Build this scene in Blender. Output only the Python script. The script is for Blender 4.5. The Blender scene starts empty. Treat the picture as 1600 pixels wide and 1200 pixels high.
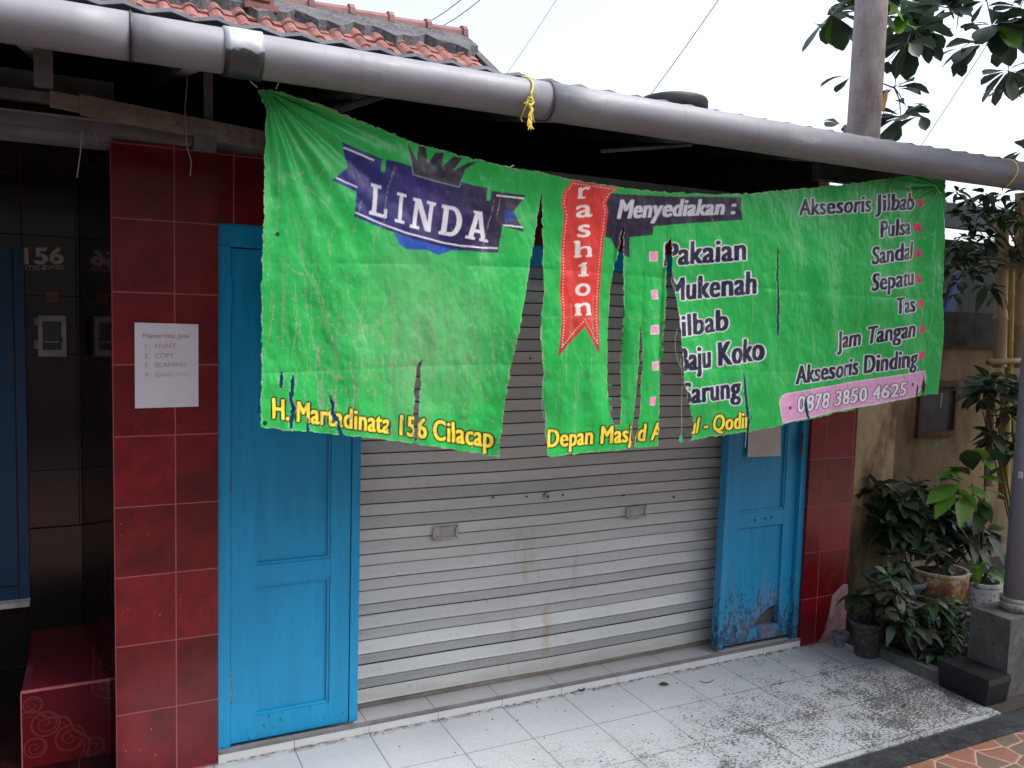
import bpy, bmesh, math, random
import numpy as np
from mathutils import Vector, Matrix

# ------------------------------------------------------------------ camera, sky, sun, exposure
sc = bpy.context.scene
COL = sc.collection
CAM = Vector((-0.6765, -3.1781, 1.7097)); YAW, PITCH, ROLL = 0.4618, -0.0812, 0.0282; FPX = 1309.29
FW = Vector((math.sin(YAW)*math.cos(PITCH), math.cos(YAW)*math.cos(PITCH), math.sin(PITCH)))
_r = Vector((math.cos(YAW), -math.sin(YAW), 0)); _u = _r.cross(FW)
RT = _r*math.cos(ROLL) + _u*math.sin(ROLL); UP = -_r*math.sin(ROLL) + _u*math.cos(ROLL)
cam = bpy.data.objects.new('camera', bpy.data.cameras.new('camera')); COL.objects.link(cam)
m = Matrix((RT, UP, -FW)).transposed().to_4x4(); m.translation = CAM
cam.matrix_world = m
cam.data.sensor_width = 36; cam.data.lens = FPX*36/1600; cam.data.clip_start = 0.05; cam.data.clip_end = 800
sc.camera = cam
sc.render.resolution_x = 1024; sc.render.resolution_y = 768

SUN_EL, SUN_AZ = math.radians(62), math.radians(128)     # azimuth clockwise from +y: behind and right of the viewer
w = bpy.data.worlds.new('World'); sc.world = w; w.use_nodes = True
nt = w.node_tree; bg = nt.nodes['Background']
sky = nt.nodes.new('ShaderNodeTexSky'); sky.sky_type = 'NISHITA'; sky.sun_disc = False
sky.sun_elevation = SUN_EL; sky.sun_rotation = SUN_AZ; sky.dust_density = 4.0; sky.air_density = 1.0
hs = nt.nodes.new('ShaderNodeHueSaturation'); hs.inputs['Saturation'].default_value = 0.52
nt.links.new(sky.outputs[0], hs.inputs['Color']); nt.links.new(hs.outputs[0], bg.inputs[0])
bg.inputs[1].default_value = 0.12
sl = bpy.data.lights.new('sun', 'SUN'); sl.energy = 1.5; sl.angle = math.radians(28); sl.color = (1, .985, .97)
so = bpy.data.objects.new('sun', sl); COL.objects.link(so)
d = Vector((math.sin(SUN_AZ)*math.cos(SUN_EL), math.cos(SUN_AZ)*math.cos(SUN_EL), math.sin(SUN_EL)))
so.rotation_euler = d.to_track_quat('Z', 'Y').to_euler(); so.location = (3, -6, 8)
sc.cycles.diffuse_bounces = 8
sc.view_settings.view_transform = 'Standard'; sc.view_settings.look = 'None'
sc.view_settings.exposure = 1.6; sc.view_settings.gamma = 1
R = random.Random(7)

# ------------------------------------------------------------------ surveying helpers
def ray(px, py): return FW + RT*((px-800)/FPX) - UP*((py-600)/FPX)
def at(px, py, y):
    dd = ray(px, py); return CAM + dd*((y-CAM.y)/dd.y)
def atz(px, py, z):
    dd = ray(px, py); return CAM + dd*((z-CAM.z)/dd.z)
def lin(r, g, b): return tuple((c/255/12.92 if c/255 <= .04045 else ((c/255+.055)/1.055)**2.4) for c in (r, g, b))

# ------------------------------------------------------------------ object helpers
def obj(name, bm, mat, parent=None, smooth=False, loc=None, bevel=0):
    me = bpy.data.meshes.new(name)
    if bevel:
        bmesh.ops.bevel(bm, geom=[e for e in bm.edges if e.is_manifold and e.calc_face_angle(0) > .5], offset=bevel, segments=2, affect='EDGES', profile=.6)
    bm.to_mesh(me); bm.free()
    if smooth:
        for p in me.polygons: p.use_smooth = True
    for mm in (mat if isinstance(mat, (list, tuple)) else [mat]): me.materials.append(mm)
    o = bpy.data.objects.new(name, me); COL.objects.link(o)
    if parent: o.parent = parent
    if loc is not None: o.location = loc
    return o
def tag(o, label, cat, group=None):
    o['label'] = label; o['category'] = cat
    if group: o['group'] = group
    return o
def thing(name, label, cat, loc=(0, 0, 0), group=None):
    o = bpy.data.objects.new(name, None); COL.objects.link(o); o.location = loc
    return tag(o, label, cat, group)
def struct(o): o['kind'] = 'structure'; return o
def box(bm, a, b, mi=0):
    (x0, y0, z0), (x1, y1, z1) = a, b
    v = [bm.verts.new(p) for p in ((x0,y0,z0),(x1,y0,z0),(x1,y1,z0),(x0,y1,z0),(x0,y0,z1),(x1,y0,z1),(x1,y1,z1),(x0,y1,z1))]
    for f in ((0,3,2,1),(4,5,6,7),(0,1,5,4),(1,2,6,5),(2,3,7,6),(3,0,4,7)):
        q = bm.faces.new([v[i] for i in f]); q.material_index = mi
def boxm(a, b): bm = bmesh.new(); box(bm, a, b); return bm
def tube(bm, pts, rad, n=10, cap=True):
    pts = [Vector(p) for p in pts]; rings = []; L = len(pts)
    rr = rad if isinstance(rad, (list, tuple)) else [rad]*L
    t0 = (pts[1]-pts[0]).normalized(); a = t0.orthogonal().normalized()
    for i in range(L):
        t = (pts[min(i+1, L-1)]-pts[max(i-1, 0)]).normalized()
        a = (a - t*a.dot(t)).normalized(); b = t.cross(a)
        rings.append([bm.verts.new(pts[i]+(a*math.cos(k*2*math.pi/n)+b*math.sin(k*2*math.pi/n))*rr[i]) for k in range(n)])
    for i in range(L-1):
        for k in range(n): bm.faces.new((rings[i][k], rings[i][(k+1) % n], rings[i+1][(k+1) % n], rings[i+1][k]))
    if cap: bm.faces.new(rings[0][::-1]); bm.faces.new(rings[-1])
def lathe(bm, prof, c=(0, 0, 0), n=24, wob=0):
    rings = []
    for (r, z) in prof:
        rings.append([bm.verts.new((c[0]+r*math.cos(k*2*math.pi/n)*(1+wob*math.sin(3*k)), c[1]+r*math.sin(k*2*math.pi/n), c[2]+z)) for k in range(n)])
    for i in range(len(prof)-1):
        for k in range(n): bm.faces.new((rings[i][k], rings[i][(k+1) % n], rings[i+1][(k+1) % n], rings[i+1][k]))
    bm.faces.new(rings[0][::-1]); bm.faces.new(rings[-1])

# ------------------------------------------------------------------ material helpers
class N:
    def __init__(s, name, rough=.6, spec=.5, metal=0):
        s.m = bpy.data.materials.new(name); s.m.use_nodes = True; s.t = s.m.node_tree
        s.p = s.t.nodes['Principled BSDF']; s.p.inputs['Roughness'].default_value = rough
        s.p.inputs['Metallic'].default_value = metal; s.p.inputs['Specular IOR Level'].default_value = spec
        s.tc = s.t.nodes.new('ShaderNodeTexCoord').outputs['Object']
    def n(s, typ, ins=None, **kw):
        q = s.t.nodes.new(typ)
        for k, v in kw.items(): setattr(q, k, v)
        for k, v in (ins or {}).items(): s.set(q.inputs[k], v)
        return q
    def set(s, sock, v):
        if isinstance(v, bpy.types.NodeSocket): s.t.links.new(v, sock)
        elif isinstance(v, tuple) and len(v) == 3 and sock.type == 'RGBA': sock.default_value = (*v, 1)
        else: sock.default_value = v
    def map(s, scale=(1, 1, 1), loc=(0, 0, 0), rot=(0, 0, 0), vec=None):
        return s.n('ShaderNodeMapping', {'Vector': vec or s.tc, 'Scale': scale, 'Location': loc, 'Rotation': rot}).outputs[0]
    def noise(s, scale, vec=None, detail=5, rough=.55, dist=0):
        return s.n('ShaderNodeTexNoise', {'Vector': vec or s.tc, 'Scale': scale, 'Detail': detail, 'Roughness': rough, 'Distortion': dist}).outputs['Fac']
    def ramp(s, fac, stops):
        q = s.n('ShaderNodeValToRGB', {'Fac': fac}); e = q.color_ramp.elements
        while len(e) < len(stops): e.new(.5)
        for el, (p, c) in zip(e, stops): el.position = p; el.color = (*c, 1) if isinstance(c, tuple) else (c, c, c, 1)
        return q.outputs[0]
    def mix(s, fac, a, b, mode='MIX'):
        q = s.n('ShaderNodeMix', data_type='RGBA', blend_type=mode)
        s.set(q.inputs[0], fac); s.set(q.inputs[6], a); s.set(q.inputs[7], b); return q.outputs[2]
    def math(s, op, a, b=0.0, c=False):
        q = s.n('ShaderNodeMath', operation=op, use_clamp=c); s.set(q.inputs[0], a); s.set(q.inputs[1], b); return q.outputs[0]
    def xyz(s): return s.n('ShaderNodeSeparateXYZ', {'Vector': s.tc}).outputs
    def rng(s, v, a, b, lo=0.0, hi=1.0):
        return s.n('ShaderNodeMapRange', {'Value': v, 'From Min': a, 'From Max': b, 'To Min': lo, 'To Max': hi}).outputs[0]
    def col(s, c): s.set(s.p.inputs['Base Color'], c)
    def bump(s, h, strength=.3, dist=.01):
        s.t.links.new(s.n('ShaderNodeBump', {'Height': h, 'Strength': strength, 'Distance': dist}).outputs[0], s.p.inputs['Normal'])
    def rough(s, v): s.set(s.p.inputs['Roughness'], v)

def simple(name, c, rough=.6, var=.25, scale=12, spec=.4, metal=0, bump=.15, dirt=None):
    k = N(name, rough, spec, metal)
    a = k.noise(scale); b = k.noise(scale*6)
    cc = k.mix(k.rng(a, .3, .7), tuple(x*(1-var) for x in c), tuple(min(1, x*(1+var)) for x in c))
    if dirt: cc = k.mix(k.math('MULTIPLY', k.rng(b, .5, .72), .8), cc, dirt)
    k.col(cc); k.bump(b, bump, .004)
    return k.m
def tile_mat(name, c1, c2, grout, w_, h_, ox, oz, rough=.22, axis='xz', mort=.0022):
    k = N(name, rough, .5); s = k.xyz()
    u = s[0] if axis[0] == 'x' else s[1]; v = s[2]
    if axis == 'xy': u, v = s[0], s[1]
    cu = k.n('ShaderNodeCombineXYZ', {'X': k.math('SUBTRACT', u, ox), 'Y': k.math('SUBTRACT', v, oz), 'Z': 0.0}).outputs[0]
    br = k.n('ShaderNodeTexBrick', {'Vector': cu, 'Scale': 1.0, 'Mortar Size': mort, 'Mortar Smooth': .1, 'Brick Width': w_, 'Row Height': h_,
             'Color1': (0, 0, 0), 'Color2': (1, 1, 1), 'Mortar': (.5, .5, .5)}, offset=0.0, offset_frequency=1, squash=1.0)
    pert = k.n('ShaderNodeVectorMath', {0: k.tc, 1: br.outputs['Color']}, operation='ADD').outputs[0]
    n1 = k.noise(7, pert, 6, .6, .6); n2 = k.noise(2.2, pert, 3)
    base = k.ramp(n1, [(.34, c1), (.5, tuple((a+b)/2 for a, b in zip(c1, c2))), (.66, c2)])
    vein = k.noise(5.0, pert, 4, .6, 1.2)
    vv = k.rng(k.math('ABSOLUTE', k.math('SUBTRACT', vein, .5)), 0, .018, .45, 0)
    base = k.mix(vv, base, tuple(x*.55 for x in c1))
    base = k.mix(k.math('MULTIPLY', k.rng(n2, .35, .7), .35), base, tuple(x*.6 for x in c1))
    base = k.mix(1.0, base, k.mix(br.outputs['Color'], (.78,)*3, (1.16,)*3), 'MULTIPLY')
    k.col(k.mix(br.outputs['Fac'], base, k.mix(k.noise(9), grout, tuple(x*.6 for x in grout))))
    k.rough(k.mix(br.outputs['Fac'], k.mix(k.noise(3), (rough*.8,)*3, (rough*1.5,)*3), (.8,)*3))
    h = k.math('SUBTRACT', 1.0, br.outputs['Fac'])
    k.bump(k.math('ADD', h, k.math('MULTIPLY', k.noise(4, None, 2), .25)), .5, .0015)
    return k.m

M = {}
M['red_tile'] = tile_mat('red marbled wall tile', lin(94, 13, 22), lin(130, 25, 36), lin(172, 90, 98), .2, .25, -.6274, .0034)
M['red_tile_r'] = tile_mat('red marbled wall tile of right pillar', lin(92, 12, 19), lin(122, 21, 29), lin(146, 66, 70), .2, .25, 2.7638, .005)
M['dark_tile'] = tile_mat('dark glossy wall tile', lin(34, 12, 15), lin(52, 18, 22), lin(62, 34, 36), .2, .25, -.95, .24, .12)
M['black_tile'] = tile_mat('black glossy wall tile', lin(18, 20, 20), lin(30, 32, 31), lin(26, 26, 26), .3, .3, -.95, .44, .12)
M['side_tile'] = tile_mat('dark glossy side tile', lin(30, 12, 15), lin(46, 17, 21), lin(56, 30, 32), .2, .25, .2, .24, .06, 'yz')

def ornate():
    k = N('ornate red floor tile', .15); s = k.xyz()
    base = k.mix(k.noise(8), lin(104, 24, 36), lin(82, 27, 37))
    acc = 0.0
    u = k.math('ADD', s[0], .9345); v = k.math('SUBTRACT', s[2], .29)
    def ring(cx, cz, r, w_):
        a = k.math('SUBTRACT', u, cx); b = k.math('SUBTRACT', v, cz)
        dd = k.math('SQRT', k.math('ADD', k.math('MULTIPLY', a, a), k.math('MULTIPLY', b, b)))
        ang = k.math('ARCTAN2', b, a)
        dd = k.math('ADD', dd, k.math('MULTIPLY', k.math('SINE', k.math('MULTIPLY', ang, 12.0)), r*.045 if r > .1 else 0.0))
        return k.rng(k.math('ABSOLUTE', k.math('SUBTRACT', dd, r)), w_*.5, w_, 1, 0), dd
    big, dd = ring(0, -.31, .225, .006); fill = k.rng(dd, .22, .23, 1, 0)
    big = k.math('MAXIMUM', big, k.math('MULTIPLY', ring(0, -.31, .205, .003)[0], .5))
    def spiral(cx, cz, Rr, pitch, sgn):
        a = k.math('SUBTRACT', u, cx); b = k.math('SUBTRACT', v, cz)
        d_ = k.math('SQRT', k.math('ADD', k.math('MULTIPLY', a, a), k.math('MULTIPLY', b, b)))
        t_ = k.math('FRACT', k.math('ADD', k.math('MULTIPLY', k.math('ARCTAN2', b, a), sgn/6.2832), k.math('DIVIDE', d_, pitch)))
        return k.math('MULTIPLY', k.rng(k.math('ABSOLUTE', k.math('SUBTRACT', t_, .5)), .06, .14, 1, 0), k.rng(d_, Rr-.003, Rr, 1, 0))
    for a in ((.035, -.055, .026, .017, 1), (.075, -.135, .042, .024, -1), (.155, -.205, .045, .025, 1), (.04, -.22, .032, .02, -1), (.235, -.255, .03, .018, -1), (.285, -.02, .05, .03, 1)):
        big = k.math('MAXIMUM', big, k.math('MULTIPLY', spiral(*a), .8)); big = k.math('MAXIMUM', big, ring(a[0], a[1], a[2]+.004, .004)[0])
    c = k.mix(k.math('MULTIPLY', fill, .6), base, lin(104, 20, 27))
    c = k.mix(k.math('MULTIPLY', big, .45), c, lin(136, 74, 66)); k.col(c)
    return k.m
M['ornate'] = ornate()

def floor_tile(name, front):
    k = N(name, .32); s = k.xyz()
    br = k.n('ShaderNodeTexBrick', {'Vector': k.map(loc=(30, 30 if front else 30.0, 0)), 'Scale': 1.0, 'Mortar Size': .0021, 'Mortar Smooth': .2, 'Brick Width': .3, 'Row Height': .3,
             'Color1': (.2, .2, .2), 'Color2': (.8, .8, .8), 'Mortar': (.5, .5, .5)}, offset=0.0, offset_frequency=1)
    base = k.mix(k.noise(2.5), (.405, .43, .455), (.335, .36, .382))
    base = k.mix(k.math('MULTIPLY', k.rng(k.noise(30, None, 4), .5, .75), .35), base, (.27, .285, .28))
    base = k.mix(k.math('MULTIPLY', br.outputs['Color'], .12), base, (.30, .33, .35))
    if front:
        # black algae specks, thickest along the open outer edge on the right
        gy = k.rng(s[1], -.12, -.62); gx = k.rng(s[0], -.2, 1.9)
        g = k.math('ADD', k.math('MULTIPLY', gy, k.math('ADD', .18, k.math('MULTIPLY', gx, .85))), k.math('MULTIPLY', k.rng(s[0], 1.5, 2.5), .5))
        big = k.noise(1.6, None, 3)
        g = k.math('MULTIPLY', g, k.rng(big, .25, .62, .55, 1.25))
        g = k.math('MULTIPLY', g, k.rng(s[1], -.93, -.80, .6, 1.0))
        sp = k.noise(66, k.map((1.0, 1.6, 1), rot=(0, 0, -.25)), 6, .66, .4)
        sp = k.math('ADD', k.math('MULTIPLY', sp, .72), k.math('MULTIPLY', k.noise(9, None, 4), .28))
        thr = k.math('SUBTRACT', .630, k.math('MULTIPLY', g, .118))
        b2 = k.n('ShaderNodeTexBrick', {'Vector': k.map(loc=(30, 30, 0)), 'Scale': 1.0, 'Mortar Size': .016, 'Mortar Smooth': 1.0, 'Brick Width': .3, 'Row Height': .3}, offset=0.0, offset_frequency=1).outputs['Fac']
        thr = k.math('SUBTRACT', thr, k.math('MULTIPLY', k.math('MULTIPLY', b2, k.rng(k.noise(4), .4, .65)), .05))
        mask = k.rng(k.math('SUBTRACT', sp, thr), -.01, .06)
        mask = k.math('MULTIPLY', mask, k.rng(g, .02, .35))
        tone = k.mix(k.rng(k.noise(3), .4, .65), lin(24, 26, 27), lin(58, 50, 47))
        film = k.math('MULTIPLY', k.math('MULTIPLY', g, k.noise(6, None, 5)), .14)
        base = k.mix(film, base, lin(112, 106, 98))
        base = k.mix(k.math('MULTIPLY', mask, k.rng(g, .1, .8, .62, .9)), base, tone)
        fs = k.noise(110, k.map((1.0, 1.5, 1), rot=(0, 0, -.25)), 4, .6, .3)
        wide = k.math('MULTIPLY', k.rng(s[1], -.10, -.42), k.rng(s[0], -.4, .7, .45, 1))
        fm = k.math('MULTIPLY', k.rng(fs, .50, .60), k.math('MULTIPLY', wide, k.rng(big, .3, .6, .6, 1)))
        base = k.mix(k.math('MULTIPLY', fm, .50), base, lin(104, 104, 102))
        bl = k.math('MULTIPLY', k.rng(k.noise(3.2, k.map((1, 1.4, 1), (4.3, 1.2, 0)), 6, .7), .53, .68), k.math('MULTIPLY', k.rng(g, .25, .8), k.rng(k.noise(38, None, 4), .40, .56)))
        base = k.mix(k.math('MULTIPLY', bl, .8), base, lin(40, 34, 31))
        # grime in the corner by the step
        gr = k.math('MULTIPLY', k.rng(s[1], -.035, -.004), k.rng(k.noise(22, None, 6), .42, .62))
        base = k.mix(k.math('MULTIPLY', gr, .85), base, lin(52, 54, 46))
        k.rough(k.mix(mask, (.3,)*3, (.75,)*3))
    else:
        base = k.mix(.45, base, (.36, .345, .33))
        gr = k.math('MULTIPLY', k.rng(s[1], .12, .185), k.rng(k.noise(8, k.map((.6, 2, 1))), .35, .7))
        base = k.mix(k.math('MULTIPLY', gr, .8), base, lin(110, 98, 88))
    k.col(k.mix(k.math('MULTIPLY', br.outputs['Fac'], .85), base, lin(62, 62, 60)))
    k.bump(k.math('SUBTRACT', k.math('MULTIPLY', k.noise(5, None, 2), .4), br.outputs['Fac']), .35, .001)
    return k.m
M['floor'] = floor_tile('white ceramic floor tile', True); M['sill'] = floor_tile('white threshold tile', False)

def painted(name, c, dark, wear=0.0, zmax=.4):
    k = N(name, .38, .5); s = k.xyz()
    n1 = k.noise(3, k.map((6, 6, .7)), 5); n2 = k.noise(26, k.map((3, 3, .5)), 6)
    base = k.mix(k.rng(n1, .3, .7), c, tuple(x*.82 for x in c))
    base = k.mix(k.math('MULTIPLY', k.rng(n2, .55, .75), .35), base, dark)
    gl = k.rng(s[2], .06, zmax, 1, 0)
    chip = k.noise(34, k.map((1.6, 1.6, .8)), 7, .7)
    th = k.math('SUBTRACT', .72-.06*wear, k.math('MULTIPLY', gl, .10+.12*wear))
    mk = k.rng(k.math('SUBTRACT', chip, th), 0, .02)
    base = k.mix(k.math('MULTIPLY', mk, .85), base, k.mix(k.noise(20), lin(24, 34, 58), lin(62, 74, 86)))
    if wear > .5:
        pk = k.math('MULTIPLY', k.rng(k.noise(5, k.map((1.5, 1.5, .6)), 5), .52, .62), k.rng(s[2], .06, .55, 1, 0))
        base = k.mix(k.math('MULTIPLY', pk, .55), base, lin(122, 120, 138))
    k.col(base); k.rough(k.mix(mk, (.36,)*3, (.8,)*3))
    k.bump(k.math('SUBTRACT', k.math('MULTIPLY', n2, .5), mk), .3, .0015)
    return k.m
M['blue'] = painted('sky blue gloss paint', lin(10, 150, 202), lin(7, 94, 140), 0.15, .22)
M['blue_worn'] = painted('worn blue paint', lin(34, 142, 190), lin(18, 88, 126), 1.0, .5)
M['blue_shaded'] = painted('shade-darkened blue paint', lin(4, 74, 118), lin(4, 40, 76), 0.0, .2)  # darker copy of the blue, with the recess shade painted into the colour

def shutter_mat():
    k = N('aluminium grey shutter enamel', .42, .5, .1); s = k.xyz()
    n = k.noise(2, k.map((.6, 1, 3)), 5)
    c = k.mix(k.rng(n, .3, .7), (.53, .55, .55), (.45, .47, .465))
    st = k.math('MULTIPLY', k.rng(k.noise(5, k.map((3.5, 1, .5)), 5), .56, .74), k.math('MULTIPLY', k.rng(k.math('ABSOLUTE', k.math('SUBTRACT', s[0], 1.15)), .12, .4, 1, .1), k.rng(s[2], .9, .65)))
    c = k.mix(k.math('MULTIPLY', st, .55), c, lin(172, 142, 104))
    dz = k.math('MULTIPLY', k.rng(k.noise(60, None, 4), .60, .68), .45)
    c = k.mix(k.math('MULTIPLY', dz, .5), c, lin(120, 112, 104))
    c = k.mix(k.math('MULTIPLY', k.rng(s[2], .13, .04), k.math('MULTIPLY', k.noise(7, k.map((1, 1, 4)), 5), .9)), c, lin(134, 120, 104))
    k.col(c); k.bump(k.noise(3, k.map((1, 1, 6)), 2), .12, .004); return k.m
M['shutter'] = shutter_mat()
M['groove'] = simple('dark shutter joint', (.035, .034, .033), .8)
M['steel'] = simple('dull steel', (.42, .42, .41), .45, .2, 30, metal=.3)
M['paper'] = simple('white paper', (.66, .66, .72), .8, .05, 6, bump=.3)
M['paper_grey'] = simple('weathered grey paper', (.50, .48, .47), .85, .12, 5, bump=.3)
M['ink_red'] = simple('faded red ink', lin(192, 142, 152), .9)
M['ink_grey'] = simple('faded grey ink', lin(178, 172, 182), .9)
M['ink_pale'] = simple('paler grey ink', lin(192, 188, 198), .9)
M['cement'] = simple('grey cement', (.20, .195, .185), .9, .3, 8, dirt=(.07, .07, .065), bump=.5)
M['black_stone'] = simple('black stone border', (.020, .022, .025), .42, .4, 9, dirt=(.06, .063, .068), bump=.3)
M['wood_dark'] = simple('old dark timber', (.085, .08, .078), .85, .35, 9, bump=.4)
M['loft'] = simple('haze-toned loft timber', (.26, .27, .30), .9, .3, 6)  # pale bluish tone imitates the haze in the dark space under the eave
M['wood_pale'] = simple('pale weathered plank', (.16, .135, .115), .8, .35, 8, dirt=(.06, .05, .045), bump=.4)
M['wood_grey'] = simple('grey weathered plank', (.10, .096, .098), .85, .35, 8, dirt=(.08, .075, .07), bump=.4)
M['asbestos'] = simple('haze-toned cement roof sheet', (.20, .215, .24), .9, .35, 6, bump=.4)  # grey lifted towards blue to imitate haze on the underside
M['black_plastic'] = simple('black plastic', (.007, .0075, .009), .5, .3, 14)
M['rubber'] = simple('black rubber', (.022, .021, .026), .6, .3, 14)
M['yellow_rope'] = simple('yellow plastic rope', (.72, .56, .08), .55, .25, 60)
M['grey_string'] = simple('grey string', (.16, .15, .14), .9)
M['tar'] = simple('black tar', (.02, .02, .023), .5, .4, 20)
M['silver_sheet'] = simple('silver sealing sheet', (.46, .48, .52), .45, .2, 14, dirt=(.25, .26, .28), metal=.3)
M['soil'] = simple('damp soil', (.028, .024, .02), .95, .4, 25, bump=.8)
M['stem'] = simple('green brown stem', (.06, .055, .03), .8)
M['bark'] = simple('grey brown bark', (.12, .10, .085), .9, .4, 14, bump=.6)
M['wire'] = simple('thin cable', (.10, .10, .105), .6)
M['tarp'] = simple('blue tarpaulin', lin(20, 60, 130), .5, .3, 6)
M['navy'] = simple('dark navy sheet', lin(12, 18, 32), .6, .3, 6)

def pvc():
    k = N('grey plastic pipe', .55, .3)
    n = k.noise(4, k.map((1, 4, 4)), 5)
    c = k.mix(k.rng(n, .3, .7), (.225, .228, .252), (.175, .174, .195))
    c = k.mix(k.math('MULTIPLY', k.rng(k.noise(14, k.map((.5, 2, 2)), 7), .55, .75), .4), c, (.15, .145, .15))
    st = k.math('MULTIPLY', k.rng(k.noise(5, k.map((7, 1, .8)), 6, .65), .54, .74), .28)
    c = k.mix(st, c, (.105, .098, .098))
    c = k.mix(k.math('MULTIPLY', k.rng(k.noise(3, k.map((.5, 3, 3)), 8, .75), .60, .66), .5), c, (.36, .355, .37))
    k.col(c); k.rough(k.mix(st, (.5,)*3, (.8,)*3)); k.bump(k.noise(40), .12, .002); return k.m
M['pvc'] = pvc()
def post_mat():
    k = N('grey painted post', .5)
    c = k.mix(k.noise(6, k.map((1, 1, .4))), (.20, .20, .225), (.13, .13, .15)); k.col(c); return k.m
M['post'] = post_mat()
def pole_mat():
    k = N('weathered galvanised pole', .75)
    c = k.mix(k.rng(k.noise(9, k.map((1, 1, .5)), 6), .35, .65), (.36, .32, .315), (.22, .18, .18))
    c = k.mix(k.math('MULTIPLY', k.rng(k.noise(5, k.map((2, 2, .6)), 4), .58, .72), .7), c, lin(120, 74, 72))
    c = k.mix(k.math('MULTIPLY', k.rng(k.noise(70), .58, .7), .5), c, (.5, .47, .46)); k.col(c); k.bump(k.noise(60), .3, .003); return k.m
M['pole'] = pole_mat()
def stained():
    k = N('stained beige plaster', .9)
    n1 = k.noise(2.4, k.map((1, 1, .45)), 7, .65); n2 = k.noise(7, k.map((1, 1, .4)), 6, .65)
    c = k.mix(k.rng(n1, .35, .68), (.30, .22, .125), (.17, .115, .06))  # beige darkened overall to imitate tree shade; the stain layers come on top
    c = k.mix(k.math('MULTIPLY', k.rng(n2, .50, .68), .75), c, (.09, .055, .032))
    c = k.mix(k.math('MULTIPLY', k.rng(k.noise(25), .5, .7), .3), c, (.12, .09, .06)); k.col(c); k.bump(n2, .5, .01); return k.m
M['stained'] = stained()
M['cap'] = simple('mossy dark coping', (.055, .052, .045), .95, .5, 9, bump=.6)
M['terracotta'] = simple('weathered terracotta roof tile', (.185, .075, .064), .85, .4, 5, dirt=(.08, .042, .04), bump=.5)
M['mortar'] = simple('blackened ridge mortar', (.055, .055, .06), .95, .4, 5, dirt=(.16, .16, .17), bump=.7)
def bamboo(c):
    k = N('bamboo', .5); s = k.xyz()
    k.col(k.mix(k.noise(9, k.map((4, 4, .5)), 5), c, tuple(x*.5 for x in c))); k.bump(k.noise(20), .2, .003); return k.m
M['bamboo'] = bamboo((.40, .29, .16)); M['bamboo_yellow'] = bamboo((.42, .30, .05))
def rust():
    k = N('rusty white paint tin', .75)
    n = k.noise(14, None, 7, .65); s = k.xyz()
    g = k.math('ADD', n, k.rng(s[2], .02, .16, .14, -.10))
    c = k.ramp(g, [(.42, (.36, .31, .24)), (.49, (.24, .13, .05)), (.57, (.15, .06, .02)), (.7, (.06, .03, .015))]); k.col(c); k.bump(n, .5, .004); return k.m
M['rust'] = rust()
def chipped(c):
    k = N('chipped enamel pot', .6); n = k.noise(16, None, 7, .7)
    k.col(k.mix(k.rng(n, .52, .60), c, (.09, .075, .05))); k.bump(n, .4, .003); return k.m
M['white_pot'] = chipped((.42, .42, .41)); M['blue_pot'] = chipped((.07, .105, .135)); M['clay_pot'] = simple('mossy dark clay pot', (.05, .045, .042), .85, .5, 8, dirt=(.15, .14, .13))
M['small_pot'] = simple('grey cement pot', (.17, .175, .18), .9, .4, 14)
def paving():
    k = N('brown stone print paving', .55)
    v = k.map((1.0, 1.0, 1.0))
    pn = k.n('ShaderNodeVectorMath', {0: v, 1: k.n('ShaderNodeVectorMath', {0: k.n('ShaderNodeTexNoise', {'Vector': k.tc, 'Scale': 9.0}).outputs['Color'], 1: (.035, .035, 0)}, operation='MULTIPLY').outputs[0]}, operation='ADD').outputs[0]
    e = k.n('ShaderNodeTexVoronoi', {'Vector': pn, 'Scale': 8.5, 'Randomness': .85}, feature='DISTANCE_TO_EDGE', voronoi_dimensions='2D').outputs['Distance']
    q = k.n('ShaderNodeTexVoronoi', {'Vector': pn, 'Scale': 8.5, 'Randomness': .85}, voronoi_dimensions='2D').outputs['Color']
    c = k.mix(k.rng(k.n('ShaderNodeSeparateColor', {'Color': q}).outputs[0], .3, .7), lin(124, 82, 66), lin(92, 78, 66))
    c = k.mix(k.math('MULTIPLY', k.noise(30, None, 5), .55), c, lin(78, 54, 45))
    k.col(k.mix(k.math('MULTIPLY', k.rng(e, .022, .04, 1, 0), .8), c, lin(156, 134, 116))); k.bump(k.rng(e, .02, .12), .4, .003); return k.m
M['paving'] = paving()
M['ground'] = simple('asphalt and dust', (.11, .105, .10), .9, .3, 1.5, bump=.4)
def leafm(name, c, trans=.25, rough=.42):
    k = N(name, rough, .4)
    oi = k.n('ShaderNodeNewGeometry').outputs['Random Per Island']
    cc = k.mix(oi, tuple(x*.6 for x in c), tuple(min(1, x*1.35) for x in c)); k.col(k.mix(k.math('MULTIPLY', k.noise(30), .4), cc, tuple(x*.5 for x in c)))
    tr = k.n('ShaderNodeBsdfTranslucent', {'Color': cc}); mx = k.n('ShaderNodeMixShader', {0: trans})
    k.t.links.new(k.p.outputs[0], mx.inputs[1]); k.t.links.new(tr.outputs[0], mx.inputs[2])
    k.t.links.new(mx.outputs[0], k.t.nodes['Material Output'].inputs[0]); return k.m
M['leaf_tree'] = leafm('broad dark leaf', (.036, .062, .034), .25)
M['leaf_shrub'] = leafm('mid green leaf', (.045, .09, .035), .25)
M['leaf_lime'] = leafm('lime green leaf', (.13, .30, .035), .3)
M['leaf_dark'] = leafm('shady dark leaf', (.028, .056, .026), .25)
M['leaf_olive'] = leafm('reddish olive leaf', (.075, .07, .05), .2)
M['leaf_dead'] = simple('dead leaf', (.11, .085, .05), .9)
M['leaf_orange'] = simple('orange dying leaf', (.52, .26, .09), .7)

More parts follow.
